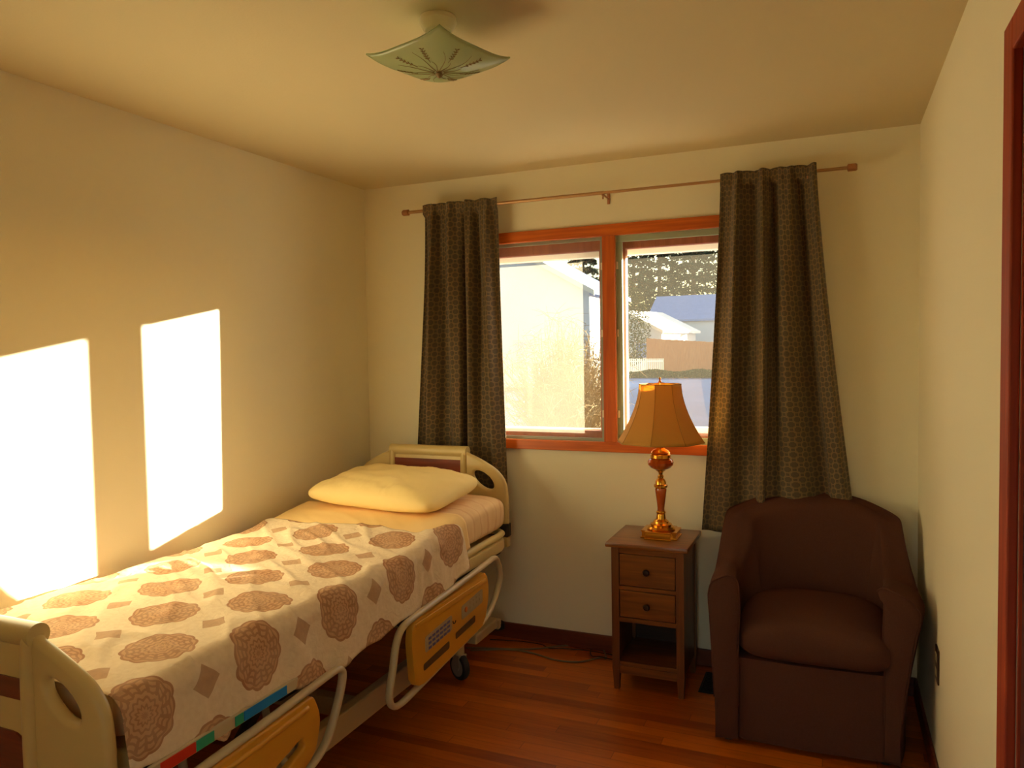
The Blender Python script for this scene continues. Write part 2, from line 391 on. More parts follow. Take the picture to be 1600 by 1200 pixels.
def round_poly(pts, r, n=5):
    # 2d polygon with rounded corners; r a number or list
    out = []; m = len(pts)
    for i in range(m):
        p = Vector(pts[i]); a = Vector(pts[i-1]); b = Vector(pts[(i+1) % m]); rr = r[i] if isinstance(r, (list, tuple)) else r
        if rr <= 0: out.append(tuple(p)); continue
        da = (a-p); db = (b-p); k = min(rr, da.length*.49, db.length*.49)
        A = p+da.normalized()*k; Bq = p+db.normalized()*k
        for j in range(n+1):
            t = j/n; out.append(tuple(A*(1-t)**2+p*2*t*(1-t)+Bq*t*t))
    return out
def plate(name, outline, holes, thick, bevel, axis, at, m, parent=None):
    """flat board with rounded edges and holes; outline in 2d, normal along axis, centred on at"""
    bm = bmesh.new(); lay = []
    def ring_layers(ring, sgn):
        P = [Vector(p) for p in ring]
        P = [p for i, p in enumerate(P) if (p-P[i-1]).length > 1e-5]
        area = sum(P[i-1].x*P[i].y-P[i].x*P[i-1].y for i in range(len(P)))
        if area < 0: P.reverse()
        n = len(P); nrm = []
        for i in range(n):
            e = (P[(i+1) % n]-P[i-1]).normalized(); nrm.append(Vector((-e.y, e.x))*sgn)     # into the material
        prof = [(bevel*(1-cos(t)), thick/2-bevel+bevel*sin(t)) for t in [0, pi/8, pi/4, 3*pi/8, pi/2]]
        prof = [(d, -z) for d, z in prof[::-1]]+prof
        rings = [[bm.verts.new((P[i].x+nrm[i].x*d, P[i].y+nrm[i].y*d, z)) for i in range(n)] for d, z in prof]
        for a, c in zip(rings, rings[1:]):
            for i in range(n): bm.faces.new((a[i], a[(i+1) % n], c[(i+1) % n], c[i]))
        return rings[0], rings[-1]
    R0 = [ring_layers(outline, 1)]+[ring_layers(h, -1) for h in holes]
    for side in (0, 1):
        loops = [r[side] for r in R0]; flat = [v for q in loops for v in q]
        for tri in tessellate_polygon([[Vector((v.co.x, v.co.y, 0)) for v in q] for q in loops]):
            try: bm.faces.new([flat[i] for i in tri])
            except ValueError: pass
    for v in bm.verts:
        x, y, z = v.co
        v.co = {'y': (x, at+z, y), 'x': (at+z, x, y), 'z': (x, y, at+z)}[axis]
    bmesh.ops.recalc_face_normals(bm, faces=bm.faces)
    me = bpy.data.meshes.new(name); bm.to_mesh(me); bm.free()
    o = link(name, me, m, parent, True); me.set_sharp_from_angle(angle=R(35)); return o
def grid_mesh(name, nu, nv, fn, m, parent=None, uvf=None, closed_u=False, solid=0, flip=False):
    vs = []; 
    for j in range(nv+1):
        for i in range(nu+(0 if closed_u else 1)): vs.append(fn(i/nu, j/nv))
    W_ = nu if closed_u else nu+1; fs = []
    for j in range(nv):
        for i in range(nu):
            a = j*W_+i; b = j*W_+(i+1) % W_ if closed_u else a+1
            c = b+W_; d = a+W_; fs.append((a, d, c, b) if flip else (a, b, c, d))
    me = bpy.data.meshes.new(name); me.from_pydata([tuple(v) for v in vs], [], fs)
    if uvf:
        ul = me.uv_layers.new(name='UVMap')
        k = 0
        for j in range(nv):
            for i in range(nu):
                q = [(i, j), (i+1, j), (i+1, j+1), (i, j+1)]
                if flip: q = [q[0], q[3], q[2], q[1]]
                for (a, b) in q:
                    ul.data[k].uv = uvf(a/nu, b/nv); k += 1
    o = link(name, me, m, parent, True)
    if solid:
        md = o.modifiers.new('thick', 'SOLIDIFY'); md.thickness = solid; md.offset = 0
    return o
def un(px, py, axis, val):
    d = fw + r2*((px-800)/FPX) - u2*((py-600)/FPX); i = 'xyz'.index(axis)
    return CP + d*((val-CP[i])/d[i])

W, H, YB = 2.7665, 2.44, -3.95
# ------------------------------------------------------------ room shell
B().box(-.15, W+.15, YB-.15, .14, -.12, 0).make('floor', M['floor'], kind='structure')
B().box(-.15, W+.15, YB-.15, .14, H, H+.12).make('ceiling', M['ceil'], kind='structure')
B().box(-.15, 0, YB-.15, .14, 0, H).make('wall_left', M['wall'], kind='structure')
DY0, DY1, DZ = -1.90, -2.70, 2.075      # doorway in the right wall
b = B().box(W, W+.15, DY0, .14, 0, H).box(W, W+.15, YB-.15, DY1, 0, H).box(W, W+.15, DY1, DY0, DZ, H)
b.make('wall_right', M['wall'], kind='structure')
# unseen rear wall; open doorway added so sky light fills the room
HX0, HX1, HZ = 1.76, 2.64, 2.05
B().box(0, HX0, YB-.15, YB, 0, H).box(HX1, W, YB-.15, YB, 0, H).box(HX0, HX1, YB-.15, YB, HZ, H).make('wall_rear', M['wall'], kind='structure')
B().box(HX0-.06, HX0, YB+.0005, YB+.02, .0005, HZ+.06, .003).box(HX1, HX1+.06, YB+.0005, YB+.02, .0005, HZ+.06, .003).box(HX0, HX1, YB+.0005, YB+.02, HZ, HZ+.06, .003).make('trim_5', M['casing_v'], kind='structure')
X0, X1, X2, X3, Z0, Z1 = .68, 1.388, 1.452, 2.16, 1.062, 2.075      # window openings
b = B().box(0, X0, 0, .14, 0, H).box(X3, W, 0, .14, 0, H).box(X0, X3, 0, .14, 0, Z0).box(X0, X3, 0, .14, Z1, H).box(X1, X2, 0, .14, Z0, Z1)
b.make('wall_back', M['wall'], kind='structure')
B().box(0, W-.0005, -.015, -.0005, .0005, .082, .004).make('baseboard_back', M['base'], kind='structure')
o = B().box(W-.014, W-.0005, DY0+.07, -.016, .0005, .082, .004).make('baseboard_right', M['base'], kind='structure')
B().box(.0005, .014, YB, -.016, .0005, .082, .004).make('baseboard_left', M['base'], kind='structure')

# window: casing, sashes, screens and glass
def window(name, xa, xb, screen_m, frame_m, lock_side):
    win = bpy.data.objects.new(name, None); COL.objects.link(win); win.location = ((xa+xb)/2, 0, Z0); win['kind'] = 'structure'
    win.matrix_world = Matrix.Translation(win.location)
    f = .016 if lock_side > 0 else .031
    e = .0008
    g = B().box(xa+e, xb-e, .002, .018, Z1-f, Z1-e, .002).box(xa+e, xb-e, .002, .018, Z0+e, Z0+f, .002).box(xa+e, xa+f, .002, .018, Z0+f, Z1-f, .002).box(xb-f, xb-e, .002, .018, Z0+f, Z1-f, .002)
    g.make('screen_frame', frame_m, win)
    B().box(xa+f, xb-f, .0095, .0105, Z0+f, Z1-f).make('insect_screen', screen_m, win)
    s = .036
    g = B().box(xa+e, xb-e, .05, .09, Z1-s*1.65, Z1-e, .003).box(xa+e, xb-e, .05, .09, Z0+e, Z0+s*1.3, .003).box(xa+e, xa+s, .05, .09, Z0+s*1.3, Z1-s*1.65, .003).box(xb-s, xb-e, .05, .09, Z0+s*1.3, Z1-s*1.65, .003)
    g.make('sash', M['sash'], win)
    B().box(xa+s, xb-s, .068, .072, Z0+s*1.3, Z1-s*1.65).make('pane', M['glass'], win)
    B().box(xa-.02, xb+.02, .1405, .19, Z1-.08, Z1+.06, .003).box(xa-.02, xb+.02, .1405, .17, Z0-.05, Z0+(.048 if lock_side > 0 else .068), .003).make('exterior_trim', M['ext_white'], win)
    lx = xb-.006 if lock_side > 0 else xa+.006
    for z in (1.2, 1.6, 1.93):
        B().box(lx-.006, lx+.006, -.006, .004, z-.018, z+.018, .002).make('screen_clip', M['ext_white'], win)
    return win
window('window_1', X0, X1, M['screen1'], M['alu'], 1)
window('window_2', X2, X3, M['screen2'], M['alu_green'], -1)
b = B().box(X0-.058, X3+.058, -.022, -.0005, Z1, Z1+.056, .003).box(X0-.058, X3+.058, -.022, -.0005, Z0-.05, Z0, .003)
b.make('trim_1', M['casing'], kind='structure')
b = B().box(X0-.058, X0, -.022, -.0005, Z0, Z1, .003).box(X1, X2, -.022, -.0005, Z0, Z1, .003).box(X3, X3+.058, -.022, -.0005, Z0, Z1, .003)
b.make('trim_2', M['casing_v'], kind='structure')
# doorway on the right
b = B().box(W-.02, W-.0005, DY0, DY0+.078, .0005, DZ+.065, .004).box(W-.02, W-.0005, DY1-.065, DY1, .0005, DZ+.065, .004).box(W-.02, W-.0005, DY1, DY0, DZ, DZ+.065, .004)
b.make('trim_3', M['door_wood'], kind='structure')
B().box(W+.0002, W+.14, DY0-.012, DY0-.0005, .001, DZ-.0005).box(W+.0002, W+.14, DY1+.0005, DY1+.012, .001, DZ-.0005).make('trim_4', M['door_wood'], kind='structure')
door = B().box(W+.004, W+.044, DY1+.014, DY0-.014, .004, DZ-.004, .003).make('door_1', M['door_dark'], kind='structure')
B().box(W-.004, W+.0035, DY1+.12, DY0-.12, .15, .95, .003).box(W-.004, W+.0035, DY1+.12, DY0-.12, 1.1, 1.92, .003).make('door_panel', M['door_dark'], door)
B().lathe([(.026, 0), (.03, .006), (.012, .014), (.012, .03), (.026, .042), (.028, .054), (.018, .064)], n=20).make('door_handle', M['brass'], door, auto=40).matrix_world = Matrix.Translation((W+.004, DY1+.09, 1.0)) @ Matrix.Rotation(-pi/2, 4, 'Y')

# outlet on the right wall, floor register
t = thing('wall_outlet', 'dark electrical outlet plate on right wall beside the armchair', 'outlet', (W, -.71, .42))
B().box(W-.006, W-.0005, -.748, -.672, .36, .48, .003).make('cover_plate', M['outlet'], t)
for z in (.395, .445):
    B().box(W-.008, W-.0062, -.727, -.693, z-.014, z+.014, .001).make('receptacle', M['outlet_w'], t)
t = thing('floor_register', 'small dark metal floor vent between nightstand and armchair', 'vent', (1.93, -.17, 0))
B().box(1.885, 1.965, -.30, -.08, .0005, .005, .002).make('frame', M['metal_dark'], t)
b = B()
for k in range(12): b.box(1.895, 1.955, -.288+k*.0175, -.281+k*.0175, .0052, .008)
b.make('grille', M['rubber'], t)

# ------------------------------------------------------------ ceiling light
cx, cy = 1.433, -1.745
t = thing('ceiling_light', 'square etched green glass ceiling light with gold wheat pattern', 'ceiling light', (cx, cy, H))
a0 = math.atan2(.19, .34) - pi/4
hw = .14
def fix_z(u, v):
    r = math.sqrt(u*u+v*v)
    return 2.295 + .030*math.sqrt(u**4+v**4)
def fix_pt(u, v, dz=0):
    x = u*hw; y = v*hw
    return Vector((cx+x*cos(a0)-y*sin(a0), cy+x*sin(a0)+y*cos(a0), fix_z(u, v)+dz))
grid_mesh('glass_shade', 32, 32, lambda a, c: fix_pt(a*2-1, c*2-1), M['fix_glass'], t, solid=.004)
b = B()
for k in range(16):
    ang = 2*pi*k/16+.1; L = .46 if k % 2 else .8
    q = []
    for j in range(9):
        s = .10+(L-.10)*j/8
        q.append(fix_pt(s*cos(ang+.12*sin(j*.4)), s*sin(ang+.12*sin(j*.4)), -.0035))
    b.tube(q, [.0011*(1-.6*j/8) for j in range(9)], 5)
for k in range(8):           # wheat sprigs
    ang = 2*pi*(k+.5)/8; d = Vector((cos(ang), sin(ang))); n_ = Vector((-d.y, d.x))
    pts = [fix_pt(*(d*(.45+.4*j/6)), -.0035) for j in range(7)]; b.tube(pts, .0009, 5)
    for j in range(5):
        for sgn in (-1, 1):
            p0 = d*(.55+.07*j); p1 = p0+d*.05+n_*sgn*.05
            b.tube([fix_pt(*p0, -.0035), fix_pt(*((p0+p1)/2+d*.01), -.0035), fix_pt(*p1, -.0035)], [.0006, .0016, .0005], 5)
b.make('etched_pattern', M['fix_gold'], t, smooth=True)
B().lathe([(.050, -.001), (.052, -.014), (.042, -.032), (.036, -.036)], (cx, cy, H), 36).make('ceiling_pan', M['fix_metal'], t, auto=30)
B().lathe([(.004, -.055), (.004, -.142)], (cx, cy, H), 10).make('stem', M['brass'], t, auto=30)
B().lathe([(.002, -.018), (.008, -.014), (.011, -.008), (.006, -.003), (.013, 0), (.013, .001)], (cx, cy, 2.2945), 20).make('finial', M['fix_gold'], t, auto=30)

# ------------------------------------------------------------ curtain rod and curtains
RZ, RY = 2.27, -.09
t = thing('curtain_rod', 'thin bronze curtain rod with end caps above the window', 'curtain rod', (1.42, 0, RZ))
B().tube([(.34, RY, RZ), (1.42, RY, RZ)], .0085, 14).tube([(1.40, RY, RZ), (2.49, RY, RZ)], .0068, 14).make('rod', M['rod'], t, auto=40)
for sx, x in ((-1, .345), (1, 2.485)):
    B().lathe([(.009, 0), (.016, .004), (.016, .034), (.012, .04)], n=20).make('finial', M['rod_cap'], t, auto=30).matrix_world = Matrix.Translation((x, RY, RZ)) @ Matrix.Rotation(sx*pi/2, 4, 'Y')
for x in (.47, 1.42, 2.33):
    B().box(x-.007, x+.007, -.004, -.0008, RZ-.04, RZ+.02, .001).tube([(x, -.004, RZ-.012), (x, RY+.008, RZ-.012)], .004, 8).box(x-.006, x+.006, RY-.011, RY+.011, RZ-.0165, RZ-.009, .001).tube([(x, RY-.011, RZ-.02), (x, RY-.011, RZ-.032)], .004, 8).make('bracket', M['rod_cap'], t, auto=40)

def curtain(name, label, x0t, x1t, x0b, x1b, zb0, zb1, folds, seed, win_side=1, zt=2.295):
    rnd = random.Random(seed)
    ph = [rnd.uniform(0, 6.28) for _ in range(6)]
    nu, nv = 220, 110
    tops = {}
    def pos(a, c):
        # a across, c from top (0) to bottom (1)
        zb = zb0+(zb1-zb0)*a + .010*sin(a*9+ph[3])
        zt_ = zt+.006*abs(sin(a*17+ph[1]))
        z = zt_+(zb-zt_)*c
        e = c**1.25
        x0 = x0t+(x0b-x0t)*e; x1 = x1t+(x1b-x1t)*e
        warp = a+.035*sin(2*pi*a*2+ph[0]+c*1.5)*min(a, 1-a)*4*(.4+.6*c)
        x = x0+(x1-x0)*warp
        amp = .022+.026*min(1, c*4)-.010*c
        prim = sin(2*pi*folds*a+ph[1]+.9*sin(c*2.2+ph[2]))
        sec = sin(2*pi*folds*2.3*a+ph[4]+c*1.1)
        det = .5*(1-min(1, max(0, (c-.55)/.45)))  # narrower pleats die out towards the hem
        near = max(0, 1-abs(z-RZ)/.035)
        off = amp*prim*(1-.55*c*.6)+.011*sec*(det+.25)
        big = .020*sin(2*pi*1.4*a+ph[5])*c
        we = (a if win_side > 0 else 1-a); ef = max(0, (we-.86)/.14)
        y = RY-.012-(off+big)*(1-.55*near)*(1-ef)+.012*ef*(1-near)
        # rod pocket: cloth passes in front of the rod
        if z > RZ-.03: y = min(y, RY-.0105)
        y = min(y, -.034)
        x += .006*sin(2*pi*folds*a*2+ph[2])*c
        return Vector((x, y, z))
    wid = (x1b-x0b)*1.35
    return tag(grid_mesh(name, nu, nv, pos, M['curtain'], uvf=lambda a, c: (a*wid*(1.0), c*1.65), solid=.0016), label, 'curtain', 'patterned curtains on the rod')
curtain('curtain', 'dark brown patterned curtain left of window, falling behind bed headboard', .435, .865, .35, .905, .60, .56, 4.2, 3)
curtain('curtain', 'dark brown link-patterned curtain right of window, hanging behind armchair', 1.965, 2.365, 1.875, 2.53, .675, .74, 3.9, 11, -1)

# ------------------------------------------------------------ hospital bed
BX0, BX1, BXC = .07, .95, .51
YH, YF = -.225, -2.466
bed = thing('hospital_bed', 'beige adjustable hospital bed with yellow side rails by left wall', 'bed', (BXC, -1.34, 0))
def board(name, y, zt, zb, out, s):
    # s = +1: the outer face looks to -y (foot), -1: outer face looks to the wall
    hwid = .445 if s < 0 else .456; cw = .212
    z = lambda v: v
    ol = [(-hwid, zb), (hwid, zb), (hwid, zt-.24), (hwid-.012, zt-.165), (hwid-.06, zt-.110), (cw+.09, zt-.064), (cw+.02, zt-.036), (cw, zt-.02), (-cw, zt-.02), (-cw-.02, zt-.036), (-cw-.09, zt-.064), (-hwid+.06, zt-.110), (-hwid+.012, zt-.165), (-hwid, zt-.24)]
    rr = [.02, .02, .035, .03, .03, .03, .012, 0, 0, .012, .03, .03, .03, .035]
    outline = [(BXC+x, zz) for x, zz in round_poly(ol, rr)]
    holes = []
    for sg in (-1, 1):
        holes.append([(BXC+sg*(.315+.066*cos(t)*.82-.032*sin(t)*.57), zt-.165-.066*cos(t)*.57-.032*sin(t)*.82) for t in [2*pi*i/28 for i in range(28)]])
    o = plate(name, outline, holes, .034, .014, 'y', y, M['bed_beige'], bed)
    # centre section: rib frame, round top bar, wood inserts
    B().tube([(BXC-cw-.012, y, zt-.03), (BXC+cw+.012, y, zt-.03)], .029, 24).make('top_bar', M['bed_beige'], o, auto=40)
    for sg in (-1, 1):
        B().tube(smooth_path([(BXC+sg*(cw-.004), y-.012, zt-.03), (BXC+sg*(cw-.004), y-.018, zt-.15), (BXC+sg*(cw-.002), y-.018, zb+.04), (BXC+sg*(cw-.002), y-.008, zb+.005)]), .017, 14).make('rib', M['bed_beige'], o, smooth=True)
        B().tube(smooth_path([(BXC+sg*(cw-.004), y+.012, zt-.03), (BXC+sg*(cw-.004), y+.018, zt-.15), (BXC+sg*(cw-.002), y+.018, zb+.04), (BXC+sg*(cw-.002), y+.008, zb+.005)]), .017, 14).make('rib', M['bed_beige'], o, smooth=True)
    return o
hb = board('headboard', YH, 1.045, .60, 0, -1)
B().box(BXC-.20, BXC+.20, YH-.0215, YH-.0165, .82, .975, .002).make('wood_insert', M['bed_insert'], hb)
fb = board('footboard', YF, .907, .44, 0, 1)
B().poly(round_poly([(BXC-.195, .725), (BXC+.195, .725), (BXC+.195, .775), (BXC-.195, .775)], .012), 'y', YF-.0215, YF-.0165).make('wood_insert', M['bed_insert'], fb)
B().poly(round_poly([(BXC-.19, .53), (BXC+.19, .53), (BXC+.19, .645), (BXC-.19, .645)], .045), 'y', YF-.0225, YF-.0165).make('wood_insert', M['bed_insert'], fb)
# board sockets
for y, zb in ((YH+.0, .575), (YF+.0, .42)):
    for x in (BXC-.36, BXC+.36):
        B().box(x-.03, x+.03, y-.022, y+.022, zb-.07, zb+.045, .006).make('board_socket', M['bed_dark'], bed)
B().box(BX1-.06, BX1+.005, YH-.02, YH+.022, .55, .60, .008).make('corner_bumper', M['bed_beige'], bed, auto=40)
B().box(BX1-.055, BX1+.008, YH-.021, YH+.023, .602, .668, .006).make('corner_bracket', M['bed_dark'], bed)
# deck: moulded pan with rim
deck_out = round_poly([(BX0+.0, YF+.06), (.972, YF+.06), (.972, YH-.035), (BX0+.0, YH-.035)], [.04, .07, .09, .04], 7)
B().poly(deck_out, 'z', .562, .612, .012).make('mattress_deck', M['bed_beige'], bed, auto=35)
B().tube([Vector((.952, y, .620+.010*max(0, min(1, (y+1.1)/.5)))) for y in [-2.34+k*.05 for k in range(41)]] + [(.948, -.30, .634), (.925, -.277, .634), (.80, -.27, .634)], .0165, 12).make('deck_rim', M['bed_beige'], bed, smooth=True)
# lower rail bar that carries the colour strips
B().box(.986, .996, -2.40, -1.83, .545, .580, .004).make('position_bar', M['bed_tube'], bed)
def strip(m, y0, y1, name='colour_strip'):
    B().box(.9962, .9992, y0, y1, .549, .576, .0012).make(name, m, bed)['label'] = {'blue_strip': 'blue strip', 'green_strip': 'green strip', 'red_strip': 'red strip'}[m.name]
strip(M['blue'], -2.10, -1.93); strip(M['green'], -2.132, -2.102); strip(M['green'], -2.262, -2.205); strip(M['red'], -2.37, -2.265)
# side rails hanging low on the room side
def rail(loop, panel, name, x=1.014):
    lp = [Vector((x, a, c)) for a, c in loop]
    root = B().tube(smooth_path(lp, 6, True), .0145, 12, True, ry=.011).make('side_rail', M['bed_tube'], bed, smooth=True)
    pan = B().poly(panel, 'x', x-.012, x+.016, .008).make('rail_panel', M['bed_yellow'], root, auto=35)
    return root, pan
l1 = [(-.515, .572), (-.485, .53), (-.478, .47), (-.53, .40), (-.60, .352), (-.72, .325), (-1.0, .30), (-1.22, .278), (-1.36, .268), (-1.415, .290), (-1.425, .335), (-1.40, .41), (-1.375, .49), (-1.33, .535), (-1.22, .548), (-.90, .562), (-.62, .578), (-.55, .582)]
p1 = round_poly([(-.655, .552), (-.625, .46), (-.68, .335), (-.72, .325), (-1.22, .284), (-1.275, .30), (-1.295, .47), (-1.28, .535)], [.02, .05, .03, .02, .03, .02, .02, .02])
r1, pan1 = rail(l1, p1, 'rail_head')
XF = 1.0302
B().box(XF-.003, XF+.004, -1.27, -.665, .505, .528, .006).make('ridge', M['bed_yellow'], pan1, auto=40)
for y0, y1, zc in ((-1.215, -1.01, .352), (-.955, -.775, .378)):
    B().poly(round_poly([(y0, zc-.020), (y1, zc-.008), (y1, zc+.022), (y0, zc+.006)], .01), 'x', XF-.002, XF+.0012).make('grip_slot', M['slot'], pan1)
lb = B().poly(round_poly([(-1.20, .395), (-.985, .410), (-.985, .470), (-1.20, .455)], .012), 'x', XF-.002, XF+.0014).make('label_plate', M['label_grey'], pan1)
b = B()
for i in range(6):
    for j in range(3):
        yy = -1.165+i*.03; zz = .405+j*.018+i*.002
        b.box(XF+.0015, XF+.0022, yy-.011, yy+.011, zz-.005, zz+.005)
b.make('button_print', M['blue_dot'], lb)
lb = B().poly(round_poly([(-.90, .418), (-.70, .432), (-.70, .492), (-.90, .475)], .012), 'x', XF-.002, XF+.0014).make('label_plate', M['label_grey'], pan1)
b = B()
for i in range(4):
    for j in range(2):
        yy = -.815+i*.03; zz = .448+j*.02+i*.002
        b.box(XF+.0015, XF+.0022, yy-.009, yy+.009, zz-.005, zz+.005)
b.make('button_print', M['label_grey'], lb); 
B().lathe([(.011, 0), (.011, .003), (.008, .004)], n=18).make('orange_button', M['orange_dot'], lb, auto=40).matrix_world = Matrix.Translation((XF+.0012, -.862, .452)) @ Matrix.Rotation(pi/2, 4, 'Y')
B().tube([(XF+.001, -.965+.012*cos(k*.3), .440+.012*sin(k*.3)) for k in range(10, 21)], .002, 6).make('grip_mark', M['rubber'], pan1)
l2 = [(-1.705, .535), (-1.69, .505), (-1.72, .43), (-1.775, .345), (-1.85, .305), (-1.98, .29), (-2.15, .285), (-2.33, .285), (-2.44, .30), (-2.475, .36), (-2.45, .46), (-2.40, .50), (-2.28, .511), (-2.05, .521), (-1.86, .532), (-1.76, .538)]
p2 = [(-1.85, .518), (-1.815, .44), (-1.845, .34), (-1.93, .305), (-2.33, .292), (-2.40, .33), (-2.40, .46), (-2.36, .50)]
x = 1.014
lp = [Vector((x, a, c)) for a, c in l2]
r2_ = B().tube(smooth_path(lp, 6, True), .0145, 12, True, ry=.011).make('side_rail', M['bed_tube'], bed, smooth=True)
pan2 = plate('rail_panel', round_poly(p2, [.02, .05, .04, .03, .04, .04, .04, .03]), [round_poly([(-1.905, .415), (-1.895, .385), (-1.99, .352), (-2.03, .358), (-2.03, .382)], .012)], .028, .008, 'x', x+.002, M['bed_yellow'], r2_)
B().tube(smooth_path([(x+.015, -1.88, .492), (x+.016, -2.05, .483), (x+.015, -2.30, .472)]), .008, 10).make('ridge', M['bed_yellow'], pan2, smooth=True)
B().box(x-.03, x-.02, -2.02, -1.90, .35, .42, .002).make('latch_plate', M['bed_steel'], r2_)
# rail support arms
for y in (-.80, -1.15, -1.95, -2.25):
    B().tube([(x-.012, y, .36), (.955, y, .40), (.93, y, .53)], .011, 8).make('rail_arm', M['bed_steel'], bed, smooth=True)
# under-deck frame and base
B().box(.16, .90, -2.36, -.30, .50, .555, .006).make('upper_frame', M['bed_dark'], bed)
for x in (.84, .14):
    B().box(x-.022, x+.022, -2.28, -.42, .175, .265, .006).make('base_beam', M['bed_steel'], bed)
for y in (-2.22, -1.35, -.50):
    B().box(.163, .817, y-.025, y+.025, .18, .25, .005).make('cross_member', M['bed_steel'], bed)
for y0, y1 in ((-.75, -1.05), (-1.95, -1.65)):
    for x in (.26, .74):
        B().tube([(x, y0, .235), (x, (y0+y1)/2, .37), (x, y1, .505)], .02, 8).make('lift_arm', M['bed_dark'], bed)
B().box(.36, .64, -1.55, -1.15, .29, .48, .015).make('motor_housing', M['bed_dark'], bed)
B().box(.20, .80, -1.62, -.62, .455, .498, .004).make('actuator_tray', M['bed_steel'], bed)
def caster(x, y, rz):
    r = B().lathe([(.022, 0), (.022, .05), (.014, .06)], (x, y, .118), 16).make('caster', M['bed_steel'], bed, auto=30)
    c = Matrix.Translation((x, y, 0)) @ Matrix.Rotation(rz, 4, 'Z')
    fk = B(); 
    for s in (-1, 1): fk.poly(round_poly([(-.022, .118), (.022, .118), (.03, .062), (.012, .045), (-.012, .045), (-.025, .07)], .008), 'x', s*.021-.002, s*.021+.002)
    fk.box(-.023, .023, -.025, .025, .112, .122, .002)
    o = fk.make('fork', M['wheel_grey'], r); o.matrix_world = c
    wh = B().lathe([(.044, -.017), (.058, -.015), (.0625, -.008), (.0625, .008), (.058, .015), (.044, .017)], n=32).make('wheel', M['rubber'], r, auto=40)
    wh.matrix_world = c @ Matrix.Translation((0, 0, .0628)) @ Matrix.Rotation(pi/2, 4, 'Y')
    hu = B().lathe([(.010, -.0195), (.043, -.018), (.0435, .018), (.010, .0195)], n=28).make('wheel_disc', M['wheel_grey'], r, auto=40)
    hu.matrix_world = wh.matrix_world.copy()
for (x, y, rz) in ((.84, -.56, 1.1), (.14, -.56, -.3), (.84, -2.15, .6), (.14, -2.15, .2)): caster(x, y, rz)
g = B().box(.80, .86, -.42, -.16, .112, .158, .008).box(.44, .865, -.175, -.135, .10, .15, .008)
g.make('wall_bumper_arm', M['bed_steel'], bed)
B().lathe([(.022, 0), (.03, .006), (.03, .035), (.022, .041)], (.845, -.125, .085), 20).make('bumper_wheel', M['rubber'], bed, auto=30)

# mattress, sheets
def mtop(y):   # height of the mattress top along the bed
    t = max(0, min(1, (y+1.25)/.75)); return .742+.075*t*t*(3-2*t)
def mattress_like(name, x0, x1, y0, y1, zb, grow, m, rad=.05, wr=0, ribs=False):
    # closed rounded slab following the deck
    nU, nV = 64, 70
    def sect(a, y):
        zt = mtop(y)+grow; e = 2*pi*a
        cxm = (x0+x1)/2; hwx = (x1-x0)/2; hz = (zt-zb)/2; czm = (zt+zb)/2
        ca, sa = cos(e), sin(e); nexp = .26
        X = cxm+hwx*math.copysign(abs(ca)**nexp, ca); Z = czm+hz*math.copysign(abs(sa)**(.42), sa)
        return X, Z
    def pos(a, c):
        y = y0+(y1-y0)*c
        X, Z = sect(a, y)
        k = 1-(1-min(1, min(c, 1-c)*(y1-y0)/.03))**2*.06 if (y1 > y0) else 1
        cxm = (x0+x1)/2; czm = (mtop(y)+zb)/2
        X = cxm+(X-cxm)*(.985+.015*k/1); Z = czm+(Z-czm)*(k)
        if wr: 
            nv = noise.noise(Vector((X*7, y*7, Z*9)))*wr
            if ribs and X > x1-.06: nv += wr*.8*sin(y*70+Z*20)
            X += nv*(1 if X > cxm else -1)*.6; Z += nv*.5
        return Vector((X, y, Z))
    o = grid_mesh(name, nU, nV, pos, m, closed_u=True)
    bm = bmesh.new(); bm.from_mesh(o.data)
    bmesh.ops.holes_fill(bm, edges=[e for e in bm.edges if e.is_boundary], sides=0)
    bmesh.ops.recalc_face_normals(bm, faces=bm.faces); bm.to_mesh(o.data); bm.free()
    return o
tag(mattress_like('mattress', .085, .935, -2.405, -.285, .645, -.012, M['matt']), 'thick mattress on hospital bed, wrapped under sheet and quilt', 'mattress')
tag(mattress_like('fitted_sheet', .073, .949, -2.412, -.276, .634, 0, M['sheet'], wr=.006, ribs=True), 'cream fitted sheet with faint orange stripes wrapping the mattress', 'sheet')
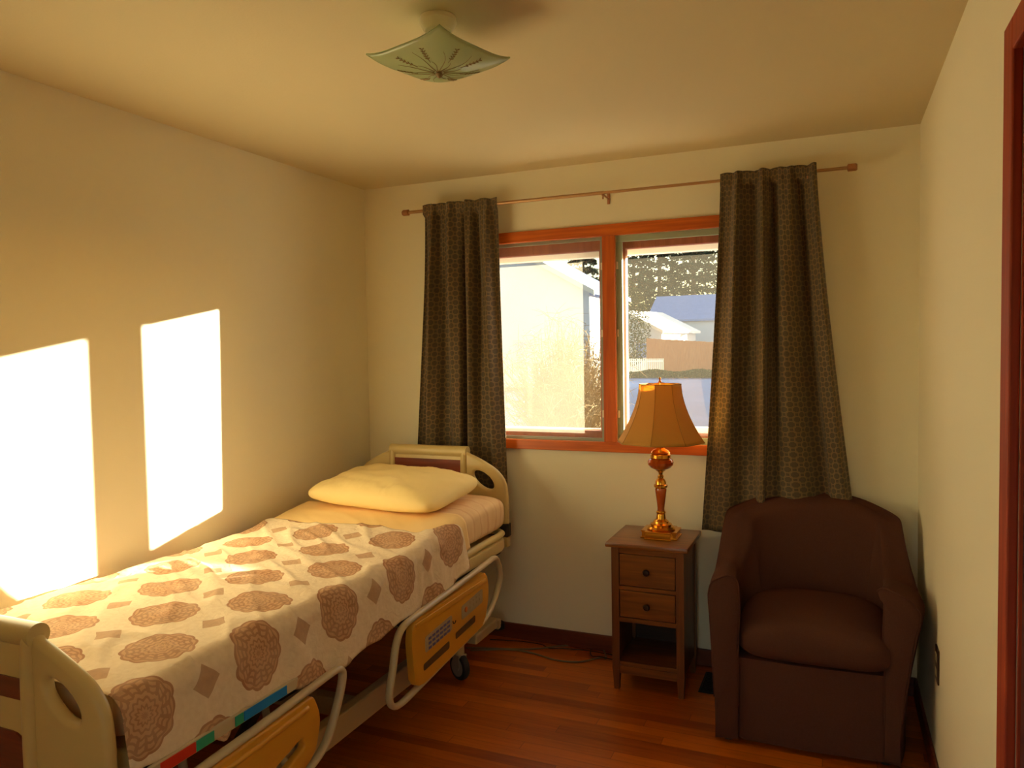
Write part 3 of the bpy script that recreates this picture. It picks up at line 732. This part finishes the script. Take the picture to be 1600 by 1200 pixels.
def drape(name, x0, x1, zl, hem, y0f, y1, lift, m, wr, nu=150, nv=170, uv0=(0, 0)):
    """cloth over the mattress; arc length runs from the left hem over the top to the right hem"""
    rc = .05
    def ypos(a, c): 
        ya = y0f(a); return ya+(y1-ya)*c
    def pos(a, c):
        y = ypos(a, c); zt = mtop(y)+lift
        zh = hem(y)
        Ll = zt-zl; Lt = (x1-x0); Lr = zt-zh; q = pi*rc/2
        tot = (Ll-rc)+q+(Lt-2*rc)+q+(Lr-rc); s = a*tot
        if s < Ll-rc: X = x0; Z = zl+s; nx = (-1, 0)
        elif s < Ll-rc+q:
            th = (s-(Ll-rc))/rc; X = x0+rc-rc*cos(th); Z = zt-rc+rc*sin(th); nx = (-cos(th), sin(th))
        elif s < tot-(Lr-rc)-q: X = x0+rc+(s-(Ll-rc+q)); Z = zt; nx = (0, 1)
        elif s < tot-(Lr-rc):
            th = (s-(tot-(Lr-rc)-q))/rc; X = x1-rc+rc*sin(th); Z = zt-rc+rc*cos(th); nx = (sin(th), cos(th))
        else: 
            d = s-(tot-(Lr-rc)); X = x1+d*.16; Z = zt-rc-d; nx = (1, 0)
        top = nx[1]
        n1 = noise.noise(Vector((X*2.2, y*5.5+X*2.5, Z*3)))+.5*noise.noise(Vector((X*6, y*13+3*X, Z*6+4)))
        n2 = 1-abs(noise.noise(Vector((X*3.1+9, y*8+X*5, Z*4))))*2
        dsp = wr*(n1*.9+max(0, n2-.55)*1.6)
        side = max(0, 1-top) if X > .5 else 0
        dsp += side*.006*sin(y*23+1.2*sin(y*7))*min(1, max(0, (zt-Z)/.12))
        if X < .2: dsp = max(-.002, min(dsp, .004))
        if y < -2.37: dsp *= max(0, (y+2.43)/.06)
        X += nx[0]*(dsp+.002); Z += nx[1]*(dsp+.003)
        # soft crown so that the top is not flat
        Z += .008*top*math.sin(pi*max(0, min(1, (X-x0)/(x1-x0))))
        return Vector((X, y, Z))
    def uvf(a, c):
        p = pos(a, c); y = p.y
        zt = mtop(y)+lift; Ll = zt-zl; Lt = x1-x0; q = pi*rc/2; Lr = zt-hem(y)
        tot = (Ll-rc)+q+(Lt-2*rc)+q+(Lr-rc)
        s = a*tot-((Ll-rc)+q+(Lt-2*rc)+q)     # distance below the right top edge
        return (y-uv0[0], s-uv0[1])
    return grid_mesh(name, nu, nv, pos, m, uvf=uvf, solid=.003)
def hem_q(y):
    h = .535+.010*sin(y*9+1)+.006*sin(y*23)
    t = max(0, min(1, (-1.98-y)/.12)); t2 = max(0, min(1, (-1.88-y)/.08))
    h += .034*t2
    h += .02*max(0, min(1, (-2.3-y)/.1))
    t3 = max(0, min(1, (y+1.15)/.3)); h += .055*t3*t3
    h -= .045*math.exp(-((y+2.165)/.035)**2)
    return h
def quilt_head(a):   # head edge of the quilt: nearer the headboard on the draped side
    t = max(0, min(1, (a-.74)/.13)); return -.955+.012*sin(a*14)+.185*t*t*(3-2*t)
q = drape('quilt', .052, .966, .64, hem_q, quilt_head, -2.440, .010, M['quilt'], .0095, uv0=(-2.0+.1885*10-2*.1885*5, .018))
tag(q, 'cream quilt printed with brown medallions draped over the hospital bed', 'quilt')
sh = drape('top_sheet', .060, .957, .66, lambda y: .66, lambda a: -.70+.02*sin(a*7), -1.12, .004, M['sheet_plain'], .003, 120, 30)
tag(sh, 'plain cream sheet edge showing between pillow and quilt', 'sheet')

# pillow
def pillow():
    nu, nv = 96, 64
    hx, hy, hz = .375, .255, .076
    def surf(sgn):
        def f(a, c):
            u = 2*a-1; v = 2*c-1
            pu = abs(u)**2.6; pv = abs(v)**2.6
            th = max(0, (1-pu))**.42*max(0, (1-pv))**.42
            pinch = 1-.07*(1-v*v)*abs(u)**3; pin2 = 1-.10*(1-u*u)*abs(v)**3
            rc = 1-.13*abs(u*v)**4; X = u*hx*pinch*rc; Y = v*hy*pin2*rc
            wr = .006*noise.noise(Vector((u*5, v*4, 3*sgn)))+.006*max(0, abs(v)-.3)*noise.noise(Vector((u*22, v*5, 7)))
            Z = sgn*hz*th*(1.15 if sgn > 0 else .62)+(wr*th*1.5 if sgn > 0 else wr*.3*th)
            Z += .012*noise.noise(Vector((u*2.2, v*2.2, 1)))*th
            Z += .014*(abs(u)**4)*(abs(v)**4)
            return Vector((X, Y, Z))
        return f
    bm = bmesh.new(); f1, f2 = surf(1), surf(-1)
    top = [[bm.verts.new(f1(i/nu, j/nv)) for i in range(nu+1)] for j in range(nv+1)]
    bot = [[(top[j][i] if i in (0, nu) or j in (0, nv) else bm.verts.new(f2(i/nu, j/nv))) for i in range(nu+1)] for j in range(nv+1)]
    for j in range(nv):
        for i in range(nu):
            bm.faces.new((top[j][i], top[j][i+1], top[j+1][i+1], top[j+1][i]))
            bm.faces.new((bot[j][i], bot[j+1][i], bot[j+1][i+1], bot[j][i+1]))
    me = bpy.data.meshes.new('pillow'); bm.to_mesh(me); bm.free()
    o = link('pillow', me, M['pillow'], smooth=True)
    o.location = (.515, -.575, .872); o.rotation_euler = (R(6), R(1.5), R(-3))
    return tag(o, 'plump cream pillow resting at the head of the bed', 'pillow')
pillow()

# ------------------------------------------------------------ nightstand
nx0, nx1, ny0, ny1 = 1.525, 1.845, -.40, -.075
ns = thing('nightstand', 'small dark wood nightstand with two drawers and open shelf', 'nightstand', ((nx0+nx1)/2, -.24, 0))
B().box(nx0-.022, nx1+.022, ny0-.025, ny1+.01, .646, .668, .006).make('top', M['ns'], ns, auto=30)
for x in (nx0, nx1-.034):
    for y in (ny0, ny1-.034):
        b = B(); b.poly([(x, y), (x+.034, y), (x+.034, y+.034), (x, y+.034)], 'z', .09, .6455, .002)
        # tapered foot
        vs = [b.bm.verts.new(p) for p in ((x+.006, y+.006, 0), (x+.028, y+.006, 0), (x+.028, y+.028, 0), (x+.006, y+.028, 0), (x+.001, y+.001, .09), (x+.033, y+.001, .09), (x+.033, y+.033, .09), (x+.001, y+.033, .09))]
        for f in ((3, 2, 1, 0), (4, 5, 6, 7), (0, 1, 5, 4), (1, 2, 6, 5), (2, 3, 7, 6), (3, 0, 4, 7)): b.bm.faces.new([vs[i] for i in f])
        b.make('leg', M['ns_v'], ns)
for x in (nx0+.006, nx1-.018):
    B().box(x, x+.012, ny0+.034, ny1-.034, .09, .645).make('side_panel', M['ns_v'], ns)
B().box(nx0+.034, nx1-.034, ny1-.02, ny1-.012, .09, .645).make('back_panel', M['ns_in'], ns)
for z0, z1 in ((.618, .645), (.455, .472), (.310, .330)):
    B().box(nx0+.034, nx1-.034, ny0+.003, ny0+.022, z0, z1, .001).make('rail', M['ns'], ns)
B().box(nx0+.018, nx1-.018, ny0+.023, ny1-.021, .315, .327).make('divider', M['ns_in'], ns)
B().box(nx0+.018, nx1-.018, ny0+.006, ny1-.021, .112, .130, .002).make('shelf', M['ns'], ns)
B().box(nx0+.034, nx1-.034, ny0+.004, ny0+.02, .075, .1115, .001).make('apron', M['ns'], ns)
for z0, z1 in ((.475, .615), (.333, .452)):
    d = B().box(nx0+.037, nx1-.037, ny0+.001, ny0+.02, z0, z1, .003).box(nx0+.05, nx1-.05, ny0+.02, ny1-.04, z0+.01, z1-.015).make('drawer', M['ns'], ns)
    kz = (z0+z1)/2
    k = B().lathe([(.006, 0), (.005, .009), (.013, .014), (.0155, .02), (.012, .026), (.004, .028)], n=20).make('knob', M['knob'], d, auto=40)
    k.matrix_world = Matrix.Translation(((nx0+nx1)/2, ny0+.0012, kz)) @ Matrix.Rotation(pi/2, 4, 'X')

# ------------------------------------------------------------ lamp
lx, ly, lz = 1.716, -.245, .6685
lamp = thing('table_lamp', 'brass and amber table lamp with tan bell shade on nightstand', 'lamp', (lx, ly, lz))
def sq_lathe(prof, pw):
    b = B(); rings = []; n = 40
    for r, z in prof:
        ring = []
        for i in range(n):
            t = 2*pi*i/n+pi/4; ct, st = cos(t), sin(t)
            k = (abs(ct)**pw+abs(st)**pw)**(-1/pw)
            ring.append(b.bm.verts.new((lx+r*k*ct, ly+r*k*st, lz+z)))
        rings.append(ring)
    for p, q_ in zip(rings, rings[1:]):
        for i in range(n): b.bm.faces.new((p[i], p[(i+1) % n], q_[(i+1) % n], q_[i]))
    b.bm.faces.new(rings[0][::-1]); b.bm.faces.new(rings[-1]); return b
base = B()
def notch(h):
    s = h*.72
    return [(-h, -s), (-s, -s), (-s, -h), (s, -h), (s, -s), (h, -s), (h, s), (s, s), (s, h), (-s, h), (-s, s), (-h, s)]
base.poly([(lx+a, ly+c) for a, c in notch(.082)], 'z', lz+.0005, lz+.007, .001)
base.poly([(lx+a, ly+c) for a, c in notch(.076)], 'z', lz+.007, lz+.030, .002)
base.poly([(lx+a, ly+c) for a, c in notch(.080)], 'z', lz+.030, lz+.036, .001)
base.lathe([(.060, .036), (.064, .042), (.056, .050), (.046, .052), (.048, .060), (.036, .066), (.034, .072), (.022, .082), (.019, .105), (.022, .112), (.018, .118)], (lx, ly, lz), 36)
base.make('base', M['brass'], lamp, auto=28)
B().lathe([(.016, .118), (.0155, .13), (.019, .16), (.0235, .195), (.026, .215), (.024, .222)], (lx, ly, lz), 32).make('column', M['amber'], lamp, auto=30)
B().lathe([(.026, .2225), (.031, .228), (.031, .236), (.025, .240), (.024, .252), (.018, .262), (.013, .268), (.014, .276), (.0085, .284), (.0105, .292), (.018, .300), (.022, .303)], (lx, ly, lz), 32).make('collar', M['brass'], lamp, auto=28)
B().lathe([(.020, .3035), (.030, .308), (.046, .316), (.056, .328), (.058, .340), (.052, .352), (.042, .356)], (lx, ly, lz), 36).make('font', M['amber'], lamp, auto=30)
B().lathe([(.043, .3565), (.045, .360), (.045, .374), (.041, .378), (.043, .382), (.036, .392), (.022, .400), (.016, .404), (.012, .415), (.012, .44)], (lx, ly, lz), 36).make('burner_cap', M['brass'], lamp, auto=28)
B().lathe([(.003, .44), (.003, .706)], (lx, ly, lz), 8).make('harp_rod', M['brass'], lamp)
B().lathe([(.004, .700), (.008, .704), (.003, .710), (.006, .716), (.002, .724)], (lx, ly, lz), 14).make('finial', M['brass'], lamp, auto=40)
# bell shade, eight panels
zb, zt = .432, .692; n8 = 8
def shade_r(s):     # s 0 bottom .. 1 top
    return .094+(.196-.094)*(1-s)**1.75
def shade_p(a, s, dr=0):
    th = 2*pi*a-pi/8+.2; r = shade_r(s)+dr
    seg = pi/4; loc = ((th % seg)-seg/2)
    k = cos(seg/2)/cos(loc); k = 1-(1-k)*.8
    drop = -.012*(1-s)*((abs(loc)/(seg/2))**2)*0
    return Vector((lx+r*k*cos(th), ly+r*k*sin(th), lz+zb+(zt-zb)*s+drop))
def th0(a): return a
shade = grid_mesh('lamp_shade', 96, 20, lambda a, c: shade_p(a, c), M['shade'], lamp, closed_u=True, solid=.0015)
b = B()
for k in range(8):
    a = ((k*pi/4)+pi/8-.2)/(2*pi)
    b.tube([shade_p(a, j/14, .001) for j in range(15)], .0012, 6)
for s in (0, 1): b.tube([shade_p(i/96, s, .001) for i in range(96)], .0022, 6, closed=True)
b.make('shade_piping', M['shade_rib'], lamp, smooth=True)
b = B()
for k in range(3):
    a = k*2*pi/3; b.tube([(lx, ly, lz+.700), (lx+.09*cos(a), ly+.09*sin(a), lz+.69)], .0013, 6)
b.make('shade_spider', M['brass'], lamp)

# ------------------------------------------------------------ armchair
ch = thing('armchair', 'maroon-brown upholstered tub armchair in the right corner by window', 'armchair', (2.36, -.38, 0))
path = [(2.017, -.705), (2.003, -.60), (1.99, -.46), (1.985, -.30), (2.02, -.175), (2.12, -.095), (2.25, -.062), (2.36, -.055), (2.48, -.062), (2.59, -.09), (2.675, -.165), (2.692, -.30), (2.688, -.46), (2.675, -.58), (2.655, -.68)]
pp = smooth_path([(a, c, 0) for a, c in path], 6); NP = len(pp)
def topz(t):   # t along path 0..1
    # arm .66 at the front, rises to the back .87
    k = min(t, 1-t)*2
    s = max(0, min(1, (k-.38)/.16)); s = s*s*(3-2*s)
    c = max(0, min(1, (k-.48)/.42)); return .655-.045*min(1, k/.36)+s*.180+.072*c*c*(3-2*c)
verts = []; cen = Vector((2.36, -.42, 0)); NS = 0
rows = []
for i, p in enumerate(pp):
    t = i/(NP-1); a = pp[max(i-1, 0)]; c = pp[min(i+1, NP-1)]; tg = (c-a).normalized(); nin = Vector((tg.y, -tg.x, 0))  # towards inside
    if nin.dot(cen-p) < 0: nin = -nin
    k = min(t, 1-t)*2; back = max(0, min(1, (k-.34)/.18)); back = back*back*(3-2*back); zt = topz(t)
    th = .085-.033*max(0, min(1, (t-.3)/.4))+.03*back
    fl = (.060 if t > .5 else .022)*(1-back)      # outward flare of the arm
    slope = .075*(1-back)
    q = [(0, .022), (0, .10), (-fl*.25, .28), (-fl*.75, zt-slope-.10), (-fl, zt-slope-.02), (-fl*.92, zt-slope+.012), (-fl*.4, zt-slope*.5+.008), (.03-.0*back, zt-.006+.006*back), (.055, zt), (.078, zt-.012), (th+.004, zt-.045), (th+.006+.02*back, zt-.16), (th+.002+.05*back, .42), (th+.05*back, .30), (th+.05*back, .022)]
    row = [p+nin*d+Vector((0, 0, z)) for d, z in q]
    row = smooth_path(row, 4); rows.append(row)
bm = bmesh.new(); R_ = [[bm.verts.new(v) for v in row] for row in rows]
for a, c in zip(R_, R_[1:]):
    for j in range(len(a)-1): bm.faces.new((a[j], a[j+1], c[j+1], c[j]))
    bm.faces.new((a[-1], a[0], c[0], c[-1]))
def cap(row, sgn):   # rounded front end of an arm
    cz = sum((v.co for v in row), Vector())/len(row)
    inner = [bm.verts.new(cz+(v.co-cz)*.86+Vector((0, -.012, 0))) for v in row]
    mid = [bm.verts.new(cz+(v.co-cz)*.955+Vector((0, -.008, 0))) for v in row]
    n = len(row)
    for a, c in ((row, mid), (mid, inner)):
        for j in range(n): bm.faces.new((a[j], a[(j+1) % n], c[(j+1) % n], c[j]))
    bm.faces.new(inner)
cap(R_[0], 1); cap(R_[-1], -1)
bb = B(); bb.bm.free(); bb.bm = bm
shell = bb.make('backrest', M['chair'], ch, auto=50)
# welt piping along the front edge of both arms
for row in (rows[0], rows[-1]):
    B().tube([v+Vector((0, -.004, 0)) for v in row[6:-2]], .0035, 6).make('piping', M['chair'], shell, smooth=True)
# front panel and seat cushion
B().poly(round_poly([(2.098, -.16), (2.098, -.685), (2.36, -.690), (2.617, -.672), (2.617, -.16)], [.1, .02, .05, .02, .1]), 'z', .022, .338, .008).make('seat_base', M['chair'], ch, auto=40)
def cushion():
    nu, nv = 60, 60
    def outl(a):
        th = 2*pi*a; ct, st = cos(th), sin(th)
        e = .34 if st < 0 else .6
        X = 2.368+.282*math.copysign(abs(ct)**e, ct)*(1 if st < 0 else 1-.10*st); Y = -.435+(.285 if st < 0 else .25)*math.copysign(abs(st)**e, st)
        return X, Y
    def f(a, c):
        X, Y = outl(a); cxx, cyy = 2.368, -.435
        ph = pi*(c-.5); rr = max(.0, cos(ph))**.30; z = sin(ph)
        zz = .405+ (.085 if z > 0 else .072)*math.copysign(abs(z)**.8, z)
        x = cxx+(X-cxx)*rr; y = cyy+(Y-cyy)*rr
        if z > 0: zz += .016*(1-((x-cxx)/.27)**2)*(1-((y-cyy)/.29)**2)
        return Vector((x, y, zz))
    o = grid_mesh('seat_cushion', nu, nv, f, M['chair'], ch, closed_u=True)
    return o
cu = cushion()
for x, y in ((2.06, -.65), (2.61, -.63), (2.10, -.15), (2.60, -.16)):
    B().lathe([(.018, .0005), (.022, .022)], (x, y, 0), 14).make('leg', M['bed_dark'], ch)

# ------------------------------------------------------------ cords on the floor
def cord(name, label, pts, r, m):
    o = B().tube(smooth_path(pts, 8), r, 8).make(name, m, smooth=True); return tag(o, label, 'cord')
g = lambda px, py, z=.005: tuple(un(px, py, 'z', z))
cord('power_cord', 'looped grey power cord on the floor between bed and nightstand', [g(728, 1012), g(770, 1013), g(830, 1014), g(880, 1009), g(915, 1008), g(940, 1014), (1.40, -.075, .005), (1.405, -.105, .005), g(940, 1027), g(905, 1034), g(868, 1031), g(830, 1020), g(795, 1015), g(735, 1016)], .0042, M['cable'])
cord('power_cord', 'thin black cord on the floor running along the baseboard', [(.78, -.10, .012), (.86, -.055, .003), (.96, -.04, .003), (1.05, -.045, .003), (1.10, -.075, .003), (1.18, -.05, .003), (1.30, -.035, .003), (1.38, -.04, .003), (1.47, -.045, .003), (1.49, -.04, .01)], .0026, M['cable_b'])
cord('lamp_cord', 'short black lamp cord curled on the floor beside nightstand', [g(930, 1007, .012), g(923, 1016, .004), g(925, 1025, .004), g(938, 1026, .012), (1.47, -.12, .013), (1.50, -.06, .008)], .0026, M['cable_b'])

# ------------------------------------------------------------ outdoors
GZ = -.25
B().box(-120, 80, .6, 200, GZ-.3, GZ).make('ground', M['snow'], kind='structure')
def wp(px, py, Y): return un(px, py, 'y', Y)
def tree(label, x, y, h, r, m, n, seed, conical=True, base=.12):
    rnd = random.Random(seed)
    t = thing('evergreen_tree' if conical else 'broadleaf_tree', label, 'tree', (x, y, GZ), group='trees behind the houses')
    B().tube([(x, y, GZ), (x+.05*h*.1, y, GZ+h*.5), (x, y, GZ+h*.96)], [.014*h, .010*h, .002*h], 8).make('trunk', M['bark'], t, smooth=True)
    vs = []; fs = []
    for i in range(int(n*1.6)):
        c = rnd.random()**.8; z = GZ+h*(base+(1-base)*c)
        rr = r*((1-c)*.9+.1 if conical else math.sin(pi*min(1, c*.9+.1))**.6)*(.2+.8*rnd.random()**.6); a = rnd.uniform(0, 2*pi)
        if conical:
            kk = round(a/(2*pi)*7+c*9); a = (kk-c*9)*2*pi/7+rnd.gauss(0, .22)
            z = GZ+h*(base+(1-base)*round(c*16)/16)+rnd.gauss(0, h*.008)
        p = Vector((x+rr*cos(a), y+rr*sin(a), z-rr*.22)); s = rnd.uniform(.6, 1.3)*h*.013
        d = Vector((rnd.gauss(0, 1), rnd.gauss(0, 1), rnd.gauss(0, .5))).normalized(); e = d.cross(Vector((rnd.gauss(0, 1), rnd.gauss(0, 1), rnd.gauss(0, 1)))).normalized()
        k = len(vs); vs += [p-d*s, p+e*s*.45, p+d*s, p-e*s*.45]; fs.append((k, k+1, k+2, k+3))
    me = bpy.data.meshes.new('foliage'); me.from_pydata([tuple(v) for v in vs], [], fs)
    link('foliage', me, m, t)
for i, (px, Y, h, r, m, con, lab) in enumerate([
    (912, 66, 16.5, 2.8, 'needle', True, 'dark evergreen outside showing at top right of the left pane'),
    (990, 82, 21, 3.6, 'needle', True, 'dark evergreen outside at the left edge of the right pane'),
    (1030, 90, 24, 4.2, 'needle', True, 'tall evergreen behind the gap between the snowy and blue roofs'),
    (1083, 80, 23, 3.8, 'needle', True, 'tall evergreen outside just left of the right curtain edge'),
    (982, 50.5, 7.0, 1.7, 'needle2', False, 'olive leafy tree left of the snowy-roofed house'),
    (1122, 100, 19, 4.5, 'needle2', False, 'bushy tree partly hidden by the right curtain'),
    (948, 100, 13, 2.6, 'needle2', False, 'leafy tree outside behind the window mullion')]):
    p = wp(px, 545, Y); tree(lab, p.x, Y, h, r, M[m], 4200, 20+i, con, .1 if not con else .16)

def house(label, x, Y, wdt, dep, hz, rise, ang, wall_m, roof_m, ov=.35):
    t = thing('house', label, 'house', (x, Y, GZ), ang)
    Mx = Matrix.Translation((x, Y, GZ)) @ Matrix.Rotation(ang, 4, 'Z')
    hw_ = wdt/2; hd = dep/2
    b = B(); b.poly([(-hw_, 0), (hw_, 0), (hw_, hz), (0, hz+rise), (-hw_, hz)], 'y', -hd, hd)
    b.make('walls', wall_m, t).matrix_world = Mx
    for s in (-1, 1):
        b = B(); k = rise/hw_
        q = [(0, hz+rise+.02), (s*(hw_+ov), hz-ov*k+.02), (s*(hw_+ov), hz-ov*k+.2), (0, hz+rise+.22)]
        b.poly(q, 'y', -hd-ov, hd+ov); b.make('roof_slope', roof_m, t).matrix_world = Mx
        b = B(); b.poly([(0, hz+rise-.05), (s*(hw_+ov), hz-ov*k-.05), (s*(hw_+ov), hz-ov*k+.2), (0, hz+rise+.2)], 'y', -hd-ov-.06, -hd-ov-.005)
        b.make('verge_board', M['ext_white'], t).matrix_world = Mx
    for x_ in (-hw_*.45, hw_*.45):
        o = B().box(x_-.55, x_+.55, -hd-.05, -hd-.001, 1.0, 2.3).make('window', M['ext_white'], t); o.matrix_world = Mx
        B().box(x_-.45, x_+.45, -hd-.06, -hd-.051, 1.1, 2.2).make('pane', M['roof_b'], o).matrix_world = Mx
    return t
house('large white gabled house seen through the left window pane', -14.0, 33, 12.0, 6, 4.5, 3.4, R(0), M['house_w'], M['roof_b'])
house('low white house with snowy roof right of the olive tree', -11.8, 57, 6.2, 6.0, 3.1, 1.5, R(-15), M['house_w'], M['roof_snow'], .3)
house('house with long blue roof behind the snowy-roofed house', -8.0, 68, 8.5, 9.6, 4.3, 2.2, R(90), M['house_w'], M['roof_b'])
# fences
A = Vector((-9.7, 49, 0)); Bq = Vector((-3.2, 47, 0))
t = thing('board_fence', 'brown board fence outside, seen through the right pane', 'fence', (A.x, A.y, GZ))
b = B(); n = 50
for i in range(n):
    q = A.lerp(Bq, i/n); h_ = 2.5-.5*i/n+.04*random.random()
    b.box(q.x-.062, q.x+.062, q.y-.012, q.y+.012, GZ, GZ+h_)
b.make('boards', M['fence'], t)
for z in (.5, 1.6):
    B().tube([(A.x, A.y+.06, GZ+z), (Bq.x, Bq.y+.06, GZ+z)], .04, 6).make('rail', M['fence'], t)
A = Vector((-9.7, 44, 0)); Bq = Vector((-7.55, 44, 0))
t = thing('picket_fence', 'low white picket fence in front of the brown fence', 'fence', (A.x, A.y, GZ))
b = B()
for i in range(18):
    q = A.lerp(Bq, i/17); b.box(q.x-.035, q.x+.035, q.y-.01, q.y+.01, GZ, GZ+1.15)
b.make('pickets', M['ext_white'], t)
for z in (.3, .95):
    B().box(A.x, Bq.x, A.y+.011, A.y+.04, GZ+z, GZ+z+.07).make('rail', M['ext_white'], t)
rnd = random.Random(5); vs = []; fs = []
for i in range(6000):
    u = rnd.random(); p = Vector((-11+8.5*u, 42+rnd.uniform(-.4, .4), GZ+rnd.random()*(.42+.08*sin(u*20))))
    d = Vector((rnd.gauss(0, 1), rnd.gauss(0, 1), rnd.gauss(0, 1))).normalized(); e = d.orthogonal().normalized(); s_ = .09
    k = len(vs); vs += [p-d*s_, p+e*s_*.6, p+d*s_, p-e*s_*.6]; fs.append((k, k+1, k+2, k+3))
me = bpy.data.meshes.new('hedge'); me.from_pydata([tuple(v) for v in vs], [], fs)  # leafy strip added to stand in for a dark band of ground shade
tag(link('hedge', me, M['needle2']), 'low dark green hedge outside in front of the fences', 'hedge')
# big twiggy shrubs near the window
def shrub(label, x, y, h, spread, n, seed):
    rnd = random.Random(seed); b = B()
    for i in range(n):
        a = rnd.uniform(0, 2*pi); lean = rnd.random()**.7*spread; hh = h*rnd.uniform(.55, 1)
        pts = [Vector((x+rnd.gauss(0, .12), y+rnd.gauss(0, .12), GZ))]
        for j in range(1, 8):
            f = j/7
            pts.append(Vector((x+lean*cos(a)*f**1.3+rnd.gauss(0, .035), y+lean*sin(a)*f**1.3+rnd.gauss(0, .035), GZ+hh*(f-.25*f*f*lean/spread)+rnd.gauss(0, .02))))
        b.tube(pts, [.009*(1-.75*k/7) for k in range(8)], 4)
        for _ in range(7):
            k = rnd.randint(2, 7); q = pts[k]; d = Vector((rnd.gauss(0, 1), rnd.gauss(0, 1), rnd.gauss(.25, .6))).normalized(); L = rnd.uniform(.12, .38)
            b.tube([q, q+d*L*.5+Vector((0, 0, .02)), q+d*L+Vector((0, 0, -.06*L))], [.004, .003, .0015], 3)
    return tag(b.make('shrub', M['twig']), label, 'shrub')
p = wp(875, 560, 5.2); shrub('large bare golden twiggy shrub outside the left window pane', p.x, 5.2, 2.3, .85, 520, 1)
p = wp(925, 560, 8.0); shrub('smaller bare shrub outside beside the window mullion', p.x, 8.0, 2.3, .6, 170, 2)
